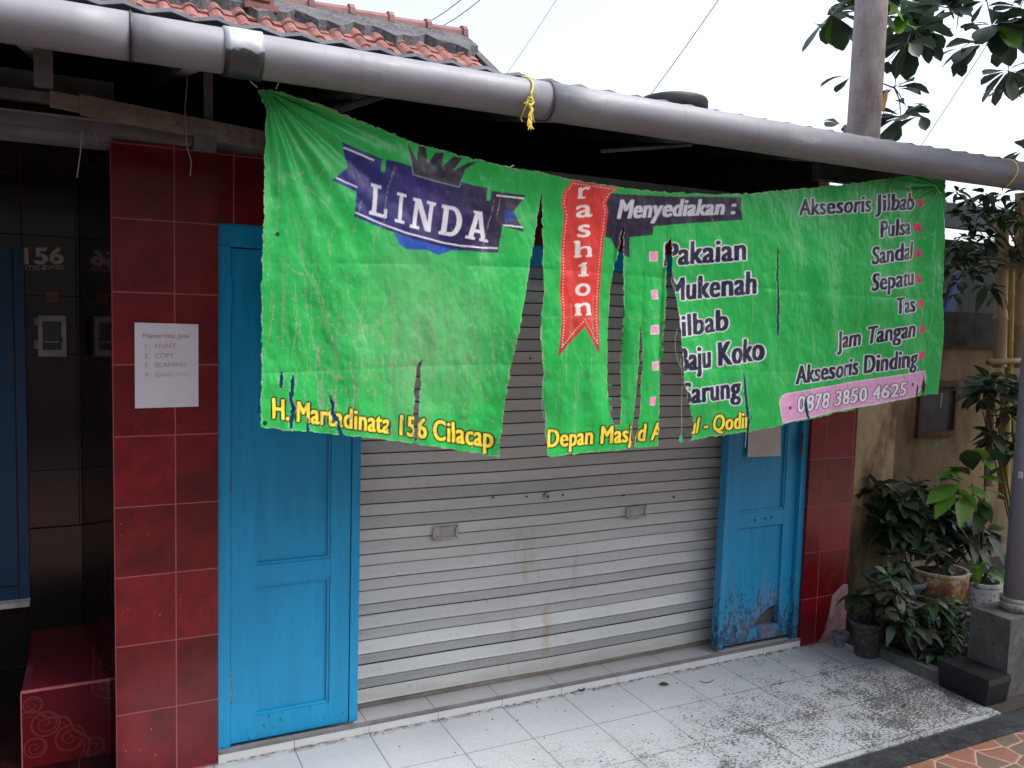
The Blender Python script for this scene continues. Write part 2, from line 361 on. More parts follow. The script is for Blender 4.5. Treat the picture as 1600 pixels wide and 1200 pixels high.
# ------------------------------------------------------------------ ground, porch floor, step
def sheet(name, x0, y0, x1, y1, z, mat):
    bm = bmesh.new(); bm.faces.new([bm.verts.new(p) for p in ((x0, y0, z), (x1, y0, z), (x1, y1, z), (x0, y1, z))]); return struct(obj(name, bm, mat))
sheet('ground', -150, -150, 150, 150, -.06, M['ground'])
sheet('road', -80, -12, 80, -3.9, -.05, simple('road asphalt', (.05, .05, .052), .9, .3, 3))
struct(obj('pavement', boxm((-6, -3.8, -.2), (12, -1.055, -.012)), M['paving']))
struct(obj('kerb_strip', boxm((-6, -1.055, -.2), (12, -.93, -.006)), M['black_stone']))
struct(obj('porch_floor', boxm((-.6275, -.93, -.2), (2.935, .0, 0)), M['floor']))
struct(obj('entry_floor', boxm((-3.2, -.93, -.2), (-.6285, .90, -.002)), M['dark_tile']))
bm = boxm((-.282, 0, -.1), (2.655, .6, .035))
struct(obj('threshold_step', bm, M['sill'], bevel=.002))
struct(obj('threshold_edge', boxm((-.282, -.0035, .0355), (2.655, .012, .0475)), simple('grey tile edge trim', (.17, .16, .165), .6), bevel=.002))
k = N('white glazed step face', .25); s = k.xyz()
br = k.n('ShaderNodeMath', {0: k.math('ABSOLUTE', k.math('SUBTRACT', k.math('FRACT', k.math('ADD', k.math('DIVIDE', s[0], .3), 10.5)), .5)), 1: .004}, operation='LESS_THAN').outputs[0]
c = k.mix(k.noise(5), (.62, .62, .62), (.52, .52, .52))
c = k.mix(k.math('MULTIPLY', k.rng(s[2], .008, .001), k.rng(k.noise(30, None, 6), .4, .55)), c, (.06, .06, .05))
k.col(k.mix(br, c, (.15, .15, .14)))
struct(obj('threshold_face', boxm((-.282, -.0025, .0), (2.655, -.0004, .035)), k.m))
struct(obj('garden_soil', boxm((2.936, -.928, -.15), (7, 3.5, -.002)), M['soil']))
bm = bmesh.new(); box(bm, (2.937, -.80, -.05), (3.0, -.20, .055)); struct(obj('garden_kerb', bm, simple('mossy kerb cement', (.10, .095, .085), .9, .4, 10, dirt=(.04, .04, .035)), bevel=.008))

# ------------------------------------------------------------------ unseen house added across the road, behind the viewer, to shade the low sky
fh = thing('added_shade_house', 'unseen plain house added across the road to shade the low sky', 'house', (2, -9.5, 0))
obj('wall', boxm((-14, -6, -.06), (14, 0, 5.0)), simple('cream house wall', (.30, .28, .24), .9), fh)
bm = bmesh.new(); v = [bm.verts.new(p) for p in ((-15, -7, 4.9), (15, -7, 4.9), (15, .9, 4.9), (-15, .9, 4.9), (-10, -3, 7.4), (10, -3, 7.4))]
for f in ((0, 3, 2, 1), (3, 5, 4), (3, 2, 5), (2, 1, 5), (1, 0, 4), (1, 4, 5), (0, 4, 3)): bm.faces.new([v[i] for i in f])
obj('roof', bm, simple('brown clay roof', (.16, .07, .05), .9), fh)
for x in (-11, -6, 5, 10): obj('window', boxm((x, 0.001, 1), (x+1.6, .06, 2.3)), M['wood_dark'], fh)
obj('door', boxm((-.5, .001, 0), (.6, .06, 2.2)), M['wood_dark'], fh)

# ------------------------------------------------------------------ shop building
shop = thing('shop_building', 'low shop house with red tiled pillars, blue doors and grey roller shutter', 'building')
obj('left_pillar', boxm((-.6274, 0, -.1), (-.2823, .28, 2.262)), M['red_tile'], shop, bevel=.0025)['label'] = 'wide red tiled pillar left of the blue door'
obj('right_pillar', boxm((2.655, 0, -.1), (2.985, .28, 2.262)), M['red_tile_r'], shop, bevel=.0025)['label'] = 'narrow red tiled pillar right of the worn blue door'
obj('wall', boxm((-.2823, .012, 2.012), (2.655, .28, 2.262)), M['red_tile'], shop)
obj('wall_plate', boxm((-1.8, .03, 2.2635), (2.98, .25, 2.33)), M['loft'], shop)
obj('lintel', boxm((-.2823, .022, 1.93), (2.655, .17, 2.012)), M['blue'], shop, bevel=.004)
def quadx(bm, pts, y0, y1):     # prism through y of an outline given in x,z
    a = [bm.verts.new((x, y0, z)) for x, z in pts]; b = [bm.verts.new((x, y1, z)) for x, z in pts]; n = len(pts)
    try: bm.faces.new(a)
    except Exception: pass
    bm.faces.new(b[::-1])
    for i in range(n): bm.faces.new((a[i], b[i], b[(i+1) % n], a[(i+1) % n]))
# broken plaster at the foot of the right pillar
bm = bmesh.new()
quadx(bm, [(2.79, .0), (2.985, .0), (2.985, .30), (2.95, .305), (2.90, .27), (2.875, .25), (2.86, .17), (2.85, .12), (2.83, .05)], -.006, .0)
obj('bare_plaster', bm, simple('crumbling pink grey plaster', (.30, .17, .18), .95, .35, 18, dirt=(.14, .10, .10), bump=.8), shop)
bm = bmesh.new()
for i in range(14):
    x = R.uniform(-.62, -.29); z = R.uniform(.02, 1.1); r = R.choice([.0008, .0011, .0019]); lathe(bm, [(r, -.001), (r, .001)], (x, -.0006, z), 6)
for v in bm.verts: pass
obj('plaster_spot', bm, simple('pale paint drip', (.55, .42, .42), .7), shop)['kind'] = 'stuff'

def door_leaf(name, x0, x1, z0, z1, y, stile, rails, mat, label, lap=None, broken=False):
    bm = bmesh.new(); th = .036
    st0 = x0+stile[0]; st1 = x1-stile[1]
    box(bm, (x0, y, z0), (st0, y+th, z1)); box(bm, (st1, y, z0), (x1, y+th, z1))
    for a, b in rails: box(bm, (st0, y+.001, a), (st1, y+th-.001, b))
    o = obj(name, bm, mat, shop, bevel=.0025); o['label'] = label
    for i in range(len(rails)-1):
        a, b = rails[i][1], rails[i+1][0]
        bm = bmesh.new()
        hole = broken and i == 0
        if hole:
            quadx(bm, [(st0, a), (st0+.15, a), (st0+.17, a+.03), (st0+.2, a+.06), (st0+.25, a+.095), (st1-.0005, a+.105), (st1-.0005, b), (st0, b)], y+.014, y+.024)
        else: box(bm, (st0+.0003, y+.014, a), (st1-.0003, y+.024, b))
        obj('panel', bm, mat, o)
        if not hole:
            bm = bmesh.new(); t = .011     # moulding set inside the frame
            for (p0, p1) in (((st0, a), (st0+t, b)), ((st1-t, a), (st1, b)), ((st0+t, a), (st1-t, a+t)), ((st0+t, b-t), (st1-t, b))):
                box(bm, (p0[0]+.0002, y+.005, p0[1]+.0002), (p1[0]-.0002, y+.0138, p1[1]-.0002))
            obj('moulding', bm, mat, o, bevel=.003)
    return o
bm = bmesh.new(); box(bm, (-.2815, .016, .036), (-.2372, .15, 1.929)); obj('door_frame', bm, M['blue'], shop, bevel=.003)
dl = door_leaf('folding_door', -.2345, .2215, .053, 1.925, .03, (.088, .079), [(.053, .146), (.661, .736), (1.254, 1.322), (1.853, 1.925)], M['blue'], 'sky blue panelled wooden door leaf on the left')
obj('door_stile', boxm((.2242, .024, .053), (.258, .062, 1.925)), M['blue'], dl, bevel=.004)
for z0, z1 in ((.217, .322), (1.717, 1.828)):
    bm = bmesh.new(); n = 5
    for i in range(n):
        a = z0+(z1-z0)*i/n; lathe(bm, [(.0065, a+.001), (.0075, a+.003), (.0075, a+(z1-z0)/n-.003), (.0065, a+(z1-z0)/n-.001)], (-.2358, .024, 0), 12)
    obj('hinge', bm, simple('rusty blue hinge', (.10, .20, .28), .6, .4, 60, dirt=(.16, .09, .06)) if z0 < 1 else M['blue'], dl, smooth=True)
a_, b_ = at(1250.5, 712, .019), at(1254.5, 678, .019)
bm = bmesh.new(); tube(bm, [(a_.x+.006, .0185, a_.z), (a_.x+.006, .0185, b_.z)], .007, 10); right_hinge = bm
obj('slot', boxm((-.2385, .0285, 1.025), (-.2335, .03, 1.097)), M['groove'], dl)
dr = door_leaf('worn_door', 2.155, 2.615, .058, 1.925, .045, (.075, .078), [(.058, .125), (.665, .742), (1.27, 1.33), (1.85, 1.925)], M['blue_worn'], 'worn blue door leaf with peeling paint and a broken lower panel on the right', broken=True)
bm = bmesh.new(); quadx(bm, [(2.117, .062), (2.152, .05), (2.152, 1.925), (2.137, 1.925)], .026, .075); obj('door_stile', bm, M['blue_worn'], dr, bevel=.003)
obj('door_frame', boxm((2.617, .02, .036), (2.6545, .15, 1.929)), M['blue_worn'], shop, bevel=.003)
for x, z in ((2.34, .700), (2.41, .704), (2.45, .706)): bm = bmesh.new(); lathe(bm, [(.004, z-.004), (.004, z+.004)], (x, .0445, 0), 8); obj('nail_hole', bm, M['groove'], dr)
obj('hinge', right_hinge, M['wood_dark'], dr, smooth=True)
# dark boards seen through the broken panel and behind the leaves
obj('jamb_board', boxm((2.16, .088, .05), (2.61, .10, 1.92)), M['wood_dark'], shop)
# roller shutter: curved slats, every second one tilted to the sky
bm = bmesh.new(); X0, X1 = .20, 2.40; zs = .055; pitch = .0535; k = 0
prof = [(.160, .050)]
rg = random.Random(3)
while zs < 1.93:
    low = max(0, 1-(zs/1.0)); am = .0035 + .020*min(1, low*1.5)
    am *= rg.uniform(.75, 1.2)
    if k % 2 == 0: prof += [(.150, zs+.003), (.150+am*.18, zs+.010), (.150+am, zs+pitch-.003)]
    else: prof += [(.150+am, zs+.003), (.150+am*.6, zs+pitch*.5), (.150, zs+pitch-.003)]
    prof += [(.172, zs+pitch-.0015), (.172, zs+pitch+.0010)]
    zs += pitch; k += 1
nx = 24
cols = [[bm.verts.new((X0+(X1-X0)*i/nx, y+.0015*math.sin(i*.9+z*9), z+.0025*math.sin(i*.35+z*2))) for (y, z) in prof] for i in range(nx+1)]
for i in range(nx):
    for j in range(len(prof)-1):
        f = bm.faces.new((cols[i][j], cols[i+1][j], cols[i+1][j+1], cols[i][j+1]))
        if prof[j][0] >= .171 and prof[j+1][0] >= .171: f.material_index = 1
sh = obj('roller_shutter', bm, [M['shutter'], M['groove']], shop)
obj('bottom_bar', boxm((.2, .152, .0385), (2.4, .178, .0545)), simple('dirty shutter bottom bar', (.20, .175, .15), .8, .3, 10), sh)
for cx, cz in ((.675, .762), (1.676, .774)):
    bm = bmesh.new(); a, b = .058, .028
    for (p, q) in (((-a, -b), (a, -b+.007)), ((-a, b-.007), (a, b)), ((-a, -b+.007), (-a+.009, b-.007)), ((a-.009, -b+.007), (a, b-.007))): box(bm, (cx+p[0], .143, cz+p[1]), (cx+q[0], .152, cz+q[1]))
    box(bm, (cx-a+.009, .1515, cz-b+.007), (cx+a-.009, .153, cz+b-.007))
    h = obj('handle_plate', bm, M['steel'], sh, bevel=.0008)
    for sx in (-1, 1):
        for sz in (-1, 1): bm = bmesh.new(); tube(bm, [(cx+sx*(a-.0045), .1415, cz+sz*(b-.0035)), (cx+sx*(a-.0045), .1435, cz+sz*(b-.0035))], .0028, 8); obj('rivet', bm, M['groove'], h)
bm = bmesh.new(); tube(bm, [(1.169, .132, .889), (1.169, .156, .889)], .0155, 18)
lk = obj('lock', bm, M['steel'], sh, bevel=.002)
bm = bmesh.new(); tube(bm, [(1.169, .1305, .889), (1.169, .133, .889)], .006, 12); obj('keyhole', bm, M['groove'], lk)
for x, z in ((1.07, .893), (1.26, .886), (1.068, 1.521), (1.6, .86), (1.9, .83), (.9, .9)): bm = bmesh.new(); tube(bm, [(x, .1455, z), (x, .16, z)], .0045, 8); obj('rivet', bm, M['groove'], sh)

# recessed entry on the far left
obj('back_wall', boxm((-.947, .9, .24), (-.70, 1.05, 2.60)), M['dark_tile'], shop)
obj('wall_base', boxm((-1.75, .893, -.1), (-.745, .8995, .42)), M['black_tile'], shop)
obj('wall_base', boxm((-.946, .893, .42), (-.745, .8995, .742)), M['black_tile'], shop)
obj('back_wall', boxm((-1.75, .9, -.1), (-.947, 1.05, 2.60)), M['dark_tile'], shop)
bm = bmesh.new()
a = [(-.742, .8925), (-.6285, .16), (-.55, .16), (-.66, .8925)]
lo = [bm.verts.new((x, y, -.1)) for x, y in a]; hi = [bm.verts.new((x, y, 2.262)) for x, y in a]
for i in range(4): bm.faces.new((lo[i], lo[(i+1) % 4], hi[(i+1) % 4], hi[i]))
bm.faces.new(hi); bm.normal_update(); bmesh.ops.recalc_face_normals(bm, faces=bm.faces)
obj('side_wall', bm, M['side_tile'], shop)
obj('added_shade_wall', boxm((-1.85, -1.3, -.1), (-1.75, 1.05, 2.40)), M['dark_tile'], shop)  # out-of-view wall added to keep daylight off the left recess
en = obj('entry_step', boxm((-.9345, .25, -.1), (-.6290, .893, .289)), M['ornate'], shop, bevel=.002)
bm = bmesh.new(); box(bm, (-.9365, .246, .284), (-.6290, .2505, .294)); box(bm, (-.9385, .246, -.1), (-.9345, .2505, .284)); obj('step_edge', bm, simple('pale pink grout edge', lin(176, 96, 104), .6), en)
bm = bmesh.new(); box(bm, (-1.5, .872, .445), (-.943, .8995, 1.935)); wn = obj('window_shutter', bm, M['blue_shaded'], shop, bevel=.003); wn['label'] = 'blue wooden window shutter at the far left, recess shade painted into its colour'
bm = bmesh.new(); box(bm, (-1.5, .868, .50), (-.985, .8719, .508)); box(bm, (-.985, .868, .45), (-.98, .8719, 1.93)); obj('board_joint', bm, M['groove'], wn)
obj('window_sill', boxm((-1.5, .83, .421), (-.942, .899, .444)), simple('white sill', (.62, .62, .63), .6), shop, bevel=.003)

# roof over the porch and its carpentry
def slab(bm, pts, th):
    a = [bm.verts.new(p) for p in pts]; b = [bm.verts.new((p[0], p[1], p[2]-th)) for p in pts]; n = len(pts)
    bm.faces.new(a); bm.faces.new(b[::-1])
    for i in range(n): bm.faces.new((a[i], b[i], b[(i+1) % n], a[(i+1) % n]))
SL = math.tan(math.radians(11))
def roofz(y): return 2.506+(y+.60)*SL
bm = bmesh.new()
xs = [-2.4+.03*i for i in range(int(6.0/.03)+1)]
def wavy(x0, x1, y0, y1):
    xx = [x for x in xs if x0 <= x <= x1]
    row = []
    for x in xs:
        if not (x0-1e-6 <= x <= x1+1e-6): continue
        h = .007*math.cos(x/.06*math.pi) + .004*math.sin(x*2.3) + .024*max(0, min(1, (.9-x)/1.4))
        row.append([bm.verts.new((x, y0, roofz(y0)+h)), bm.verts.new((x, y1, roofz(y1)+h)), bm.verts.new((x, y0, roofz(y0)+h-.010)), bm.verts.new((x, y1, roofz(y1)+h-.010))])
    for a, b in zip(row, row[1:]):
        bm.faces.new((a[0], b[0], b[1], a[1])); bm.faces.new((a[2], a[3], b[3], b[2])); bm.faces.new((a[0], a[2], b[2], b[0])); bm.faces.new((a[1], b[1], b[3], a[3]))
wavy(-2.4, 3.05, -.60, 3.6); wavy(3.05, 3.6, -.60, -.30)
obj('roof', bm, M['asbestos'], shop)
for x in (-1.4, -.86, -.385, .25, .95, 1.7, 2.45, 2.97):
    bm = bmesh.new(); slab(bm, [(x-.025, -.52, roofz(-.52)-.03), (x+.025, -.52, roofz(-.52)-.03), (x+.025, 2, roofz(2)-.03), (x-.025, 2, roofz(2)-.03)], .075)
    obj('rafter', bm, M['loft'], shop)

obj('rear_wall', boxm((-1.8, 3.4, -.1), (3.0, 3.55, 3.275)), M['loft'], shop)
for x0, mt_ in ((-1.9, 'wood_dark'), (2.90, 'stained')):
    bm = bmesh.new(); pr_ = [(.285, -.1), (3.4, -.1), (3.4, roofz(3.4)-.007), (.285, roofz(.285)-.007)]
    a_ = [bm.verts.new((x0, y, z)) for y, z in pr_]; b_ = [bm.verts.new((x0+.08, y, z)) for y, z in pr_]; bm.faces.new(a_[::-1]); bm.faces.new(b_)
    for i in range(4): bm.faces.new((a_[i], b_[i], b_[(i+1) % 4], a_[(i+1) % 4]))
    obj('flank_wall', bm, M[mt_], shop)
def board(p, q, w0, th, mat, name='plank', y=None):
    bm = bmesh.new(); p = Vector(p); q = Vector(q)
    quadx(bm, [(p.x, p.z), (q.x, q.z), (q.x, q.z+w0), (p.x, p.z+w0)], p.y, p.y+th)
    return obj(name, bm, mat, shop, bevel=.002)
board((-1.7, -.34, 2.222), (-.403, -.34, 2.216), .034, .05, M['wood_grey'])
board((-.712, -.375, 2.262), (-.10, -.375, 2.212), .055, .03, M['wood_pale'])
board((-.789, -.372, 2.275), (-.705, -.372, 2.268), .042, .028, M['wood_pale'])
board((-1.7, -.36, 2.292), (-.79, -.36, 2.289), .024, .06, M['wood_grey'])
board((-1.7, -.30, 2.335), (-.62, -.30, 2.33), .05, .02, M['wood_dark'])
bm = bmesh.new(); box(bm, (-.368, -.36, 2.215), (-.342, -.338, 2.46)); obj('hanger_post', bm, M['wood_grey'], shop)
bm = bmesh.new(); box(bm, (-.40, -.385, 2.198), (-.335, -.33, 2.236)); obj('hanger_foot', bm, M['wood_dark'], shop)
bm = bmesh.new(); box(bm, (-.82, -.50, 2.30), (-.775, -.47, 2.45)); obj('hanger_strap', bm, M['wood_grey'], shop)
for px, pts in ((0, [(128, 205), (126, 235), (120, 278)]), (1, [(148, 205), (152, 222)]), (2, [(293, 120), (289, 170), (292, 230), (299, 252), (297, 275)])):
    bm = bmesh.new(); tube(bm, [at(x, y, -.39) for x, y in pts], .0018, 6); obj('hanging_string', bm, M['grey_string'], shop)
# slanted timber under the eave
bm = bmesh.new(); a, b = at(525, 172, -.45), at(600, 148, -.25); tube(bm, [a, b], .014, 6); obj('batten', bm, M['wood_grey'], shop)
bm = bmesh.new(); a, b = at(940, 236, -.48), at(1080, 226, -.40); tube(bm, [a, b], .008, 6); obj('batten', bm, M['wood_grey'], shop)

obj('light_gap_board', boxm((-2.4, -.548, 2.402), (3.6, -.53, 2.502)), M['wood_dark'], shop)  # hidden board added behind the gutter to stop light leaking under the roof
obj('eave_beam', boxm((2.3, -.30, 2.375), (3.13, -.25, 2.555)), M['wood_dark'], shop)

# ------------------------------------------------------------------ gutter
GY, GZ, GR = -.618, 2.434, .0635
gut = thing('rain_gutter', 'long grey plastic gutter pipe running under the eave', 'gutter', (0, GY, GZ))
def pipe(name, x0, x1, r, mat, par, n=40, seg=12, ph=0.):
    bm = bmesh.new(); tube(bm, [(x0+(x1-x0)*i/seg, .0016*math.sin((x0+(x1-x0)*i/seg)*3.1), .0022*math.sin((x0+(x1-x0)*i/seg)*2.2)) for i in range(seg+1)], r, n)
    return obj(name, bm, mat, par, smooth=True)
XA = at(205, 55, -.68).x; XB = at(867, 160, -.68).x
pipe('pipe', -2.2, XA, GR, M['pvc'], gut, ph=.5); pipe('pipe', XA-.02, XB, GR-.0015, M['pvc'], gut, ph=2); pipe('pipe', XB-.004, 4.2, GR+.0005, M['pvc'], gut, seg=18)
for x in (XA, XB):
    pipe('joint', x-.003, x+.003, GR+.003, M['tar'] if x == XA else M['groove'], gut, seg=2)
x0, x1 = at(352, 80, -.68).x, at(413, 90, -.68).x
k = N('silver patch with tar below', .45, .5, .2); s = k.xyz()
lo = k.rng(k.math('ADD', s[2], k.math('MULTIPLY', k.math('SUBTRACT', k.noise(28, None, 5), .5), .05)), -.012, -.002)
k.col(k.mix(lo, k.mix(k.noise(20), (.018, .018, .022), (.06, .06, .065)), k.mix(k.noise(14), (.36, .38, .42), (.26, .28, .32))))
k.bump(k.noise(18), .5, .006)
pipe('repair_patch', x0, x1, GR+.005, k.m, gut, seg=6)
pipe('end_cap', 4.2, 4.22, GR+.004, M['pvc'], gut, seg=2)

# yellow ropes over the gutter
def rope_loop(x, sag, label, full=True):
    t = thing('yellow_rope', label, 'rope', (x, GY, GZ), 'yellow ropes tied round the gutter')
    bm = bmesh.new(); pts = []
    for i in range(25):
        a = math.radians(95+i*(170 if full else 190)/24); pts.append((.012*math.sin(i*.25), (GR+.004)*math.cos(a), (GR+.004)*math.sin(a)))
    a0 = pts[-1]
    tube(bm, pts+[(.006, a0[1]+.006, -GR-.012)], .0030, 6)
    obj('loop', bm, M['yellow_rope'], t)
    return t
t = rope_loop(at(828, 150, -.68).x, 1, 'yellow plastic rope knotted round the middle of the grey gutter')
bm = bmesh.new(); rk = random.Random(5)
for i in range(10):
    p = Vector((rk.uniform(-.005, .005), -GR-.006, -.012+rk.uniform(-.02, .01))); tube(bm, [p, p+Vector((rk.uniform(-.016, .006), -.004, rk.uniform(-.01, .012))), p+Vector((rk.uniform(-.028, .01), -.006, rk.uniform(-.02, .014)))], .0011, 5)
pts = [(0, -GR-.006, -.012), (.009, -GR-.009, -.03), (-.004, -GR-.010, -.042), (-.007, -GR-.006, -.034), (.003, -GR-.010, -.055), (-.004, -GR-.008, -.07), (.002, -GR-.009, -.088)]
tube(bm, pts, [.004, .0045, .005, .005, .006, .006, .004], 7)
for i in range(16):
    p = Vector((rk.uniform(-.006, .006), -GR-.009, -.055-rk.uniform(0, .03))); tube(bm, [p, p+Vector((rk.uniform(-.008, .008), -.003, -.014)), p+Vector((rk.uniform(-.013, .01), -.002, -.034))], .0011, 5)
obj('knot', bm, M['yellow_rope'], t)
rope_loop(at(1588, 262, -.68).x, 1, 'thin yellow rope loop near the right end of the gutter')

# ------------------------------------------------------------------ printed banner
YB = -.53; CELL = .0025; XMIN, ZMIN = -.262, 1.13; NXc, NZc = 1272, 506; SS = 2
FX, FZ = NXc*SS, NZc*SS; FC = CELL/SS
def PH(pts):      # photograph survey -> metres on the banner's own plane
    return np.array([[at(x, y, YB).x, at(x, y, YB).z] for x, y in pts])
def z6(l): return [(400+x/3.529, 200+y/3.529) for x, y in l]
def z7(l): return [(800+x/3.529, 260+y/3.529) for x, y in l]
def z8(l): return [(1150+x/3.529, 260+y/3.529) for x, y in l]
def z5(l): return [(780+x/3.404, 560+y/3.404) for x, y in l]
def z3(l): return [(330+x/3.404, 560+y/3.404) for x, y in l]
def zr(l): return [(1200+x/4, 580+y/4) for x, y in l]
rngp = np.random.RandomState(11)
def vnoise(h, w_, sy, sx, seed, oct=3):
    out = np.zeros((h, w_)); amp = 1; tot = 0; rs = np.random.RandomState(seed)
    for o in range(oct):
        gy, gx = max(2, int(h/sy)+2), max(2, int(w_/sx)+2); g = rs.rand(gy+1, gx+1)
        yy = np.linspace(0, gy-1.001, h); xx = np.linspace(0, gx-1.001, w_)
        iy = yy.astype(int); ix = xx.astype(int); fy = yy-iy; fx = xx-ix; fy = fy*fy*(3-2*fy); fx = fx*fx*(3-2*fx)
        a = g[iy][:, ix]; b = g[iy][:, ix+1]; c = g[iy+1][:, ix]; dd = g[iy+1][:, ix+1]
        out += amp*((a*(1-fx)+b*fx)*(1-fy)[:, None]+(c*(1-fx)+dd*fx)*fy[:, None]); tot += amp; amp *= .5; sy = max(1.5, sy/2); sx = max(1.5, sx/2)
    return out/tot
jx = (vnoise(FZ, FX, 14, 14, 1, 3)-.5)*9; jz = (vnoise(FZ, FX, 14, 14, 2, 3)-.5)*9
def fill(world, jit=0):
    """boolean mask of a polygon given in metres"""
    p = (world-np.array([XMIN, ZMIN]))/FC
    x0, z0 = np.floor(p.min(0)-8).astype(int); x1, z1 = np.ceil(p.max(0)+8).astype(int)
    x0 = max(x0, 0); z0 = max(z0, 0); x1 = min(x1, FX); z1 = min(z1, FZ)
    if x1 <= x0 or z1 <= z0: return None
    gx, gz = np.meshgrid(np.arange(x0, x1)+.5, np.arange(z0, z1)+.5)
    if jit: gx = gx+jit*jx[z0:z1, x0:x1]; gz = gz+jit*jz[z0:z1, x0:x1]
    ins = np.zeros(gx.shape, bool); n = len(p)
    for i in range(n):
        ax, az = p[i]; bx, bz = p[(i+1) % n]
        if az == bz: continue
        c = ((az > gz) != (bz > gz)) & (gx < (bx-ax)*(gz-az)/(bz-az)+ax); ins ^= c
    return (slice(z0, z1), slice(x0, x1)), ins
img = np.empty((FZ, FX, 3), np.float32); hole = np.zeros((FZ, FX), bool); inside = np.zeros((FZ, FX), bool)
g0 = np.array(lin(28, 162, 70)); g1 = np.array(lin(36, 172, 80)); nn = vnoise(FZ, FX, 120, 120, 3)[..., None]
img[:] = g0*(1-nn)+g1*nn
def paint(world, c, a=1.0):
    r = fill(world)
    if r: s_, mk = r; q = img[s_]; q[mk] = q[mk]*(1-a)+np.array(c)*a
def stroke(world, wd, c, closed=False):
    for i in range(len(world)-(0 if closed else 1)):
        a = world[i]; b = world[(i+1) % len(world)]; dv = b-a; L_ = np.hypot(*dv)
        if L_ < 1e-6: continue
        n_ = np.array([-dv[1], dv[0]])/L_*wd/2; paint(np.array([a-n_, b-n_, b+n_, a+n_]), c)
# --- text
_tc = bpy.data.curves.new('t', 'FONT'); _to = bpy.data.objects.new('t', _tc); COL.objects.link(_to)
def text_tris(s, bold=0.0):
    _tc.body = s; _tc.offset = bold; _tc.space_character = 1.06; _tc.resolution_u = 4
    dg = bpy.context.evaluated_depsgraph_get(); dg.update(); e = _to.evaluated_get(dg); me = e.to_mesh(); me.calc_loop_triangles()
    v = np.array([(p.co.x, p.co.y) for p in me.vertices]); t_ = np.array([l.vertices[:] for l in me.loop_triangles]); e.to_mesh_clear(); return v, t_
_h, _ = text_tris('H'); CAPH = _h[:, 1].max()
def text(s, p0, p1, cap, c, outline=None, ow=.045, bold=.02, shear=0.0, ends=(0, 0)):
    """p0,p1: baseline ends in survey px, cap: capital height px at both ends or one number"""
    c0, c1 = cap if isinstance(cap, tuple) else (cap, cap)
    p0 = np.array(p0); p1 = np.array(p1)
    v, tr = text_tris(s, 0.0); xa, xb = v[:, 0].min(), v[:, 0].max()
    u = (v[:, 0]-xa)/(xb-xa); h = v[:, 1]/CAPH; cc = c0+(c1-c0)*u
    px = p0[None]*(1-u)[:, None]+p1[None]*u[:, None]; px[:, 1] -= h*cc; px[:, 0] += shear*h*cc
    bw = (c0+c1)/2*bold; ol = (c0+c1)/2*ow
    fat = [(q*bw, e) for q in (-1, -.5, 0, .5, 1) for e in (-bw*.25, bw*.25)] if bold else [(0, 0)]
    passes = [(c, fat)]
    if outline is not None: passes.insert(0, (outline, [(sx*bw+ol*math.cos(q*math.pi/4), ol*math.sin(q*math.pi/4)) for sx in (-1, 0, 1) for q in range(8)]))
    for colr, offs in passes:
        wvs = [PH(px+np.array([o])) for o in offs]
        for wv in wvs:
            for a in tr: paint(wv[a], colr)
WHITE = lin(214, 212, 222); NAVY = lin(28, 30, 56); YEL = lin(232, 208, 62); BLK = lin(26, 30, 22); PINK = lin(226, 142, 178); RED = lin(200, 34, 38)
# LINDA ribbon
main = z6([(475, 75), (700, 170), (690, 238), (712, 245), (722, 172), (795, 190), (860, 210), (872, 255), (1125, 325), (1135, 295), (1280, 330), (1273, 400), (1295, 402), (1302, 345), (1495, 370), (1425, 460), (1475, 575), (1360, 540), (1335, 690), (1210, 680), (1100, 668), (990, 645), (900, 622), (830, 600), (760, 575), (640, 530), (540, 490), (555, 350), (415, 290), (510, 215)])
r = fill(PH(main)); s_, mk = r
gx = np.linspace(0, 1, mk.shape[1])[None, :, None]; bl = vnoise(*mk.shape, 60, 160, 5)[..., None]
rib = (np.array(lin(32, 34, 118))*(1-gx)+np.array(lin(44, 26, 44))*gx)*(.75+.5*bl)+np.array(lin(84, 40, 110))*np.clip(bl-.5, 0, 1)*1.6*(1-gx*.5)
img[s_][mk] = rib[mk]
paint(PH(z6([(755, 575), (790, 640), (830, 668), (940, 672), (1010, 700), (1090, 672), (1200, 683), (1100, 668), (990, 645), (900, 622), (830, 600)])), lin(38, 82, 170))
paint(PH(z6([(1372, 450), (1425, 460), (1440, 500), (1380, 525)])), lin(40, 60, 140))
for l in ([(485, 105), (655, 177)], [(440, 275), (560, 327)], [(545, 467), (640, 505), (730, 543), (830, 578), (940, 607), (1040, 632), (1140, 650), (1240, 658), (1335, 663)], [(1330, 370), (1485, 387)], [(1365, 535), (1470, 548)]): stroke(PH(z6(l)), .0052, WHITE)
crown = z6([(835, 75), (893, 178), (905, 95), (945, 98), (960, 190), (1000, 132), (1045, 130), (1035, 212), (1095, 155), (1145, 160), (1095, 232), (1175, 190), (1228, 182), (1160, 225), (1125, 322), (872, 252)])
paint(PH(crown), lin(42, 26, 46)); paint(PH(z6([(868, 232), (872, 252), (1125, 322), (1132, 305)])), lin(58, 50, 62))
stroke(PH(z6([(835, 75), (872, 255), (1125, 325), (1140, 280)])), .0035, lin(128, 150, 140))
def rect(a, b, c, d_): return [(a, b), (c, b), (c, d_), (a, d_)]
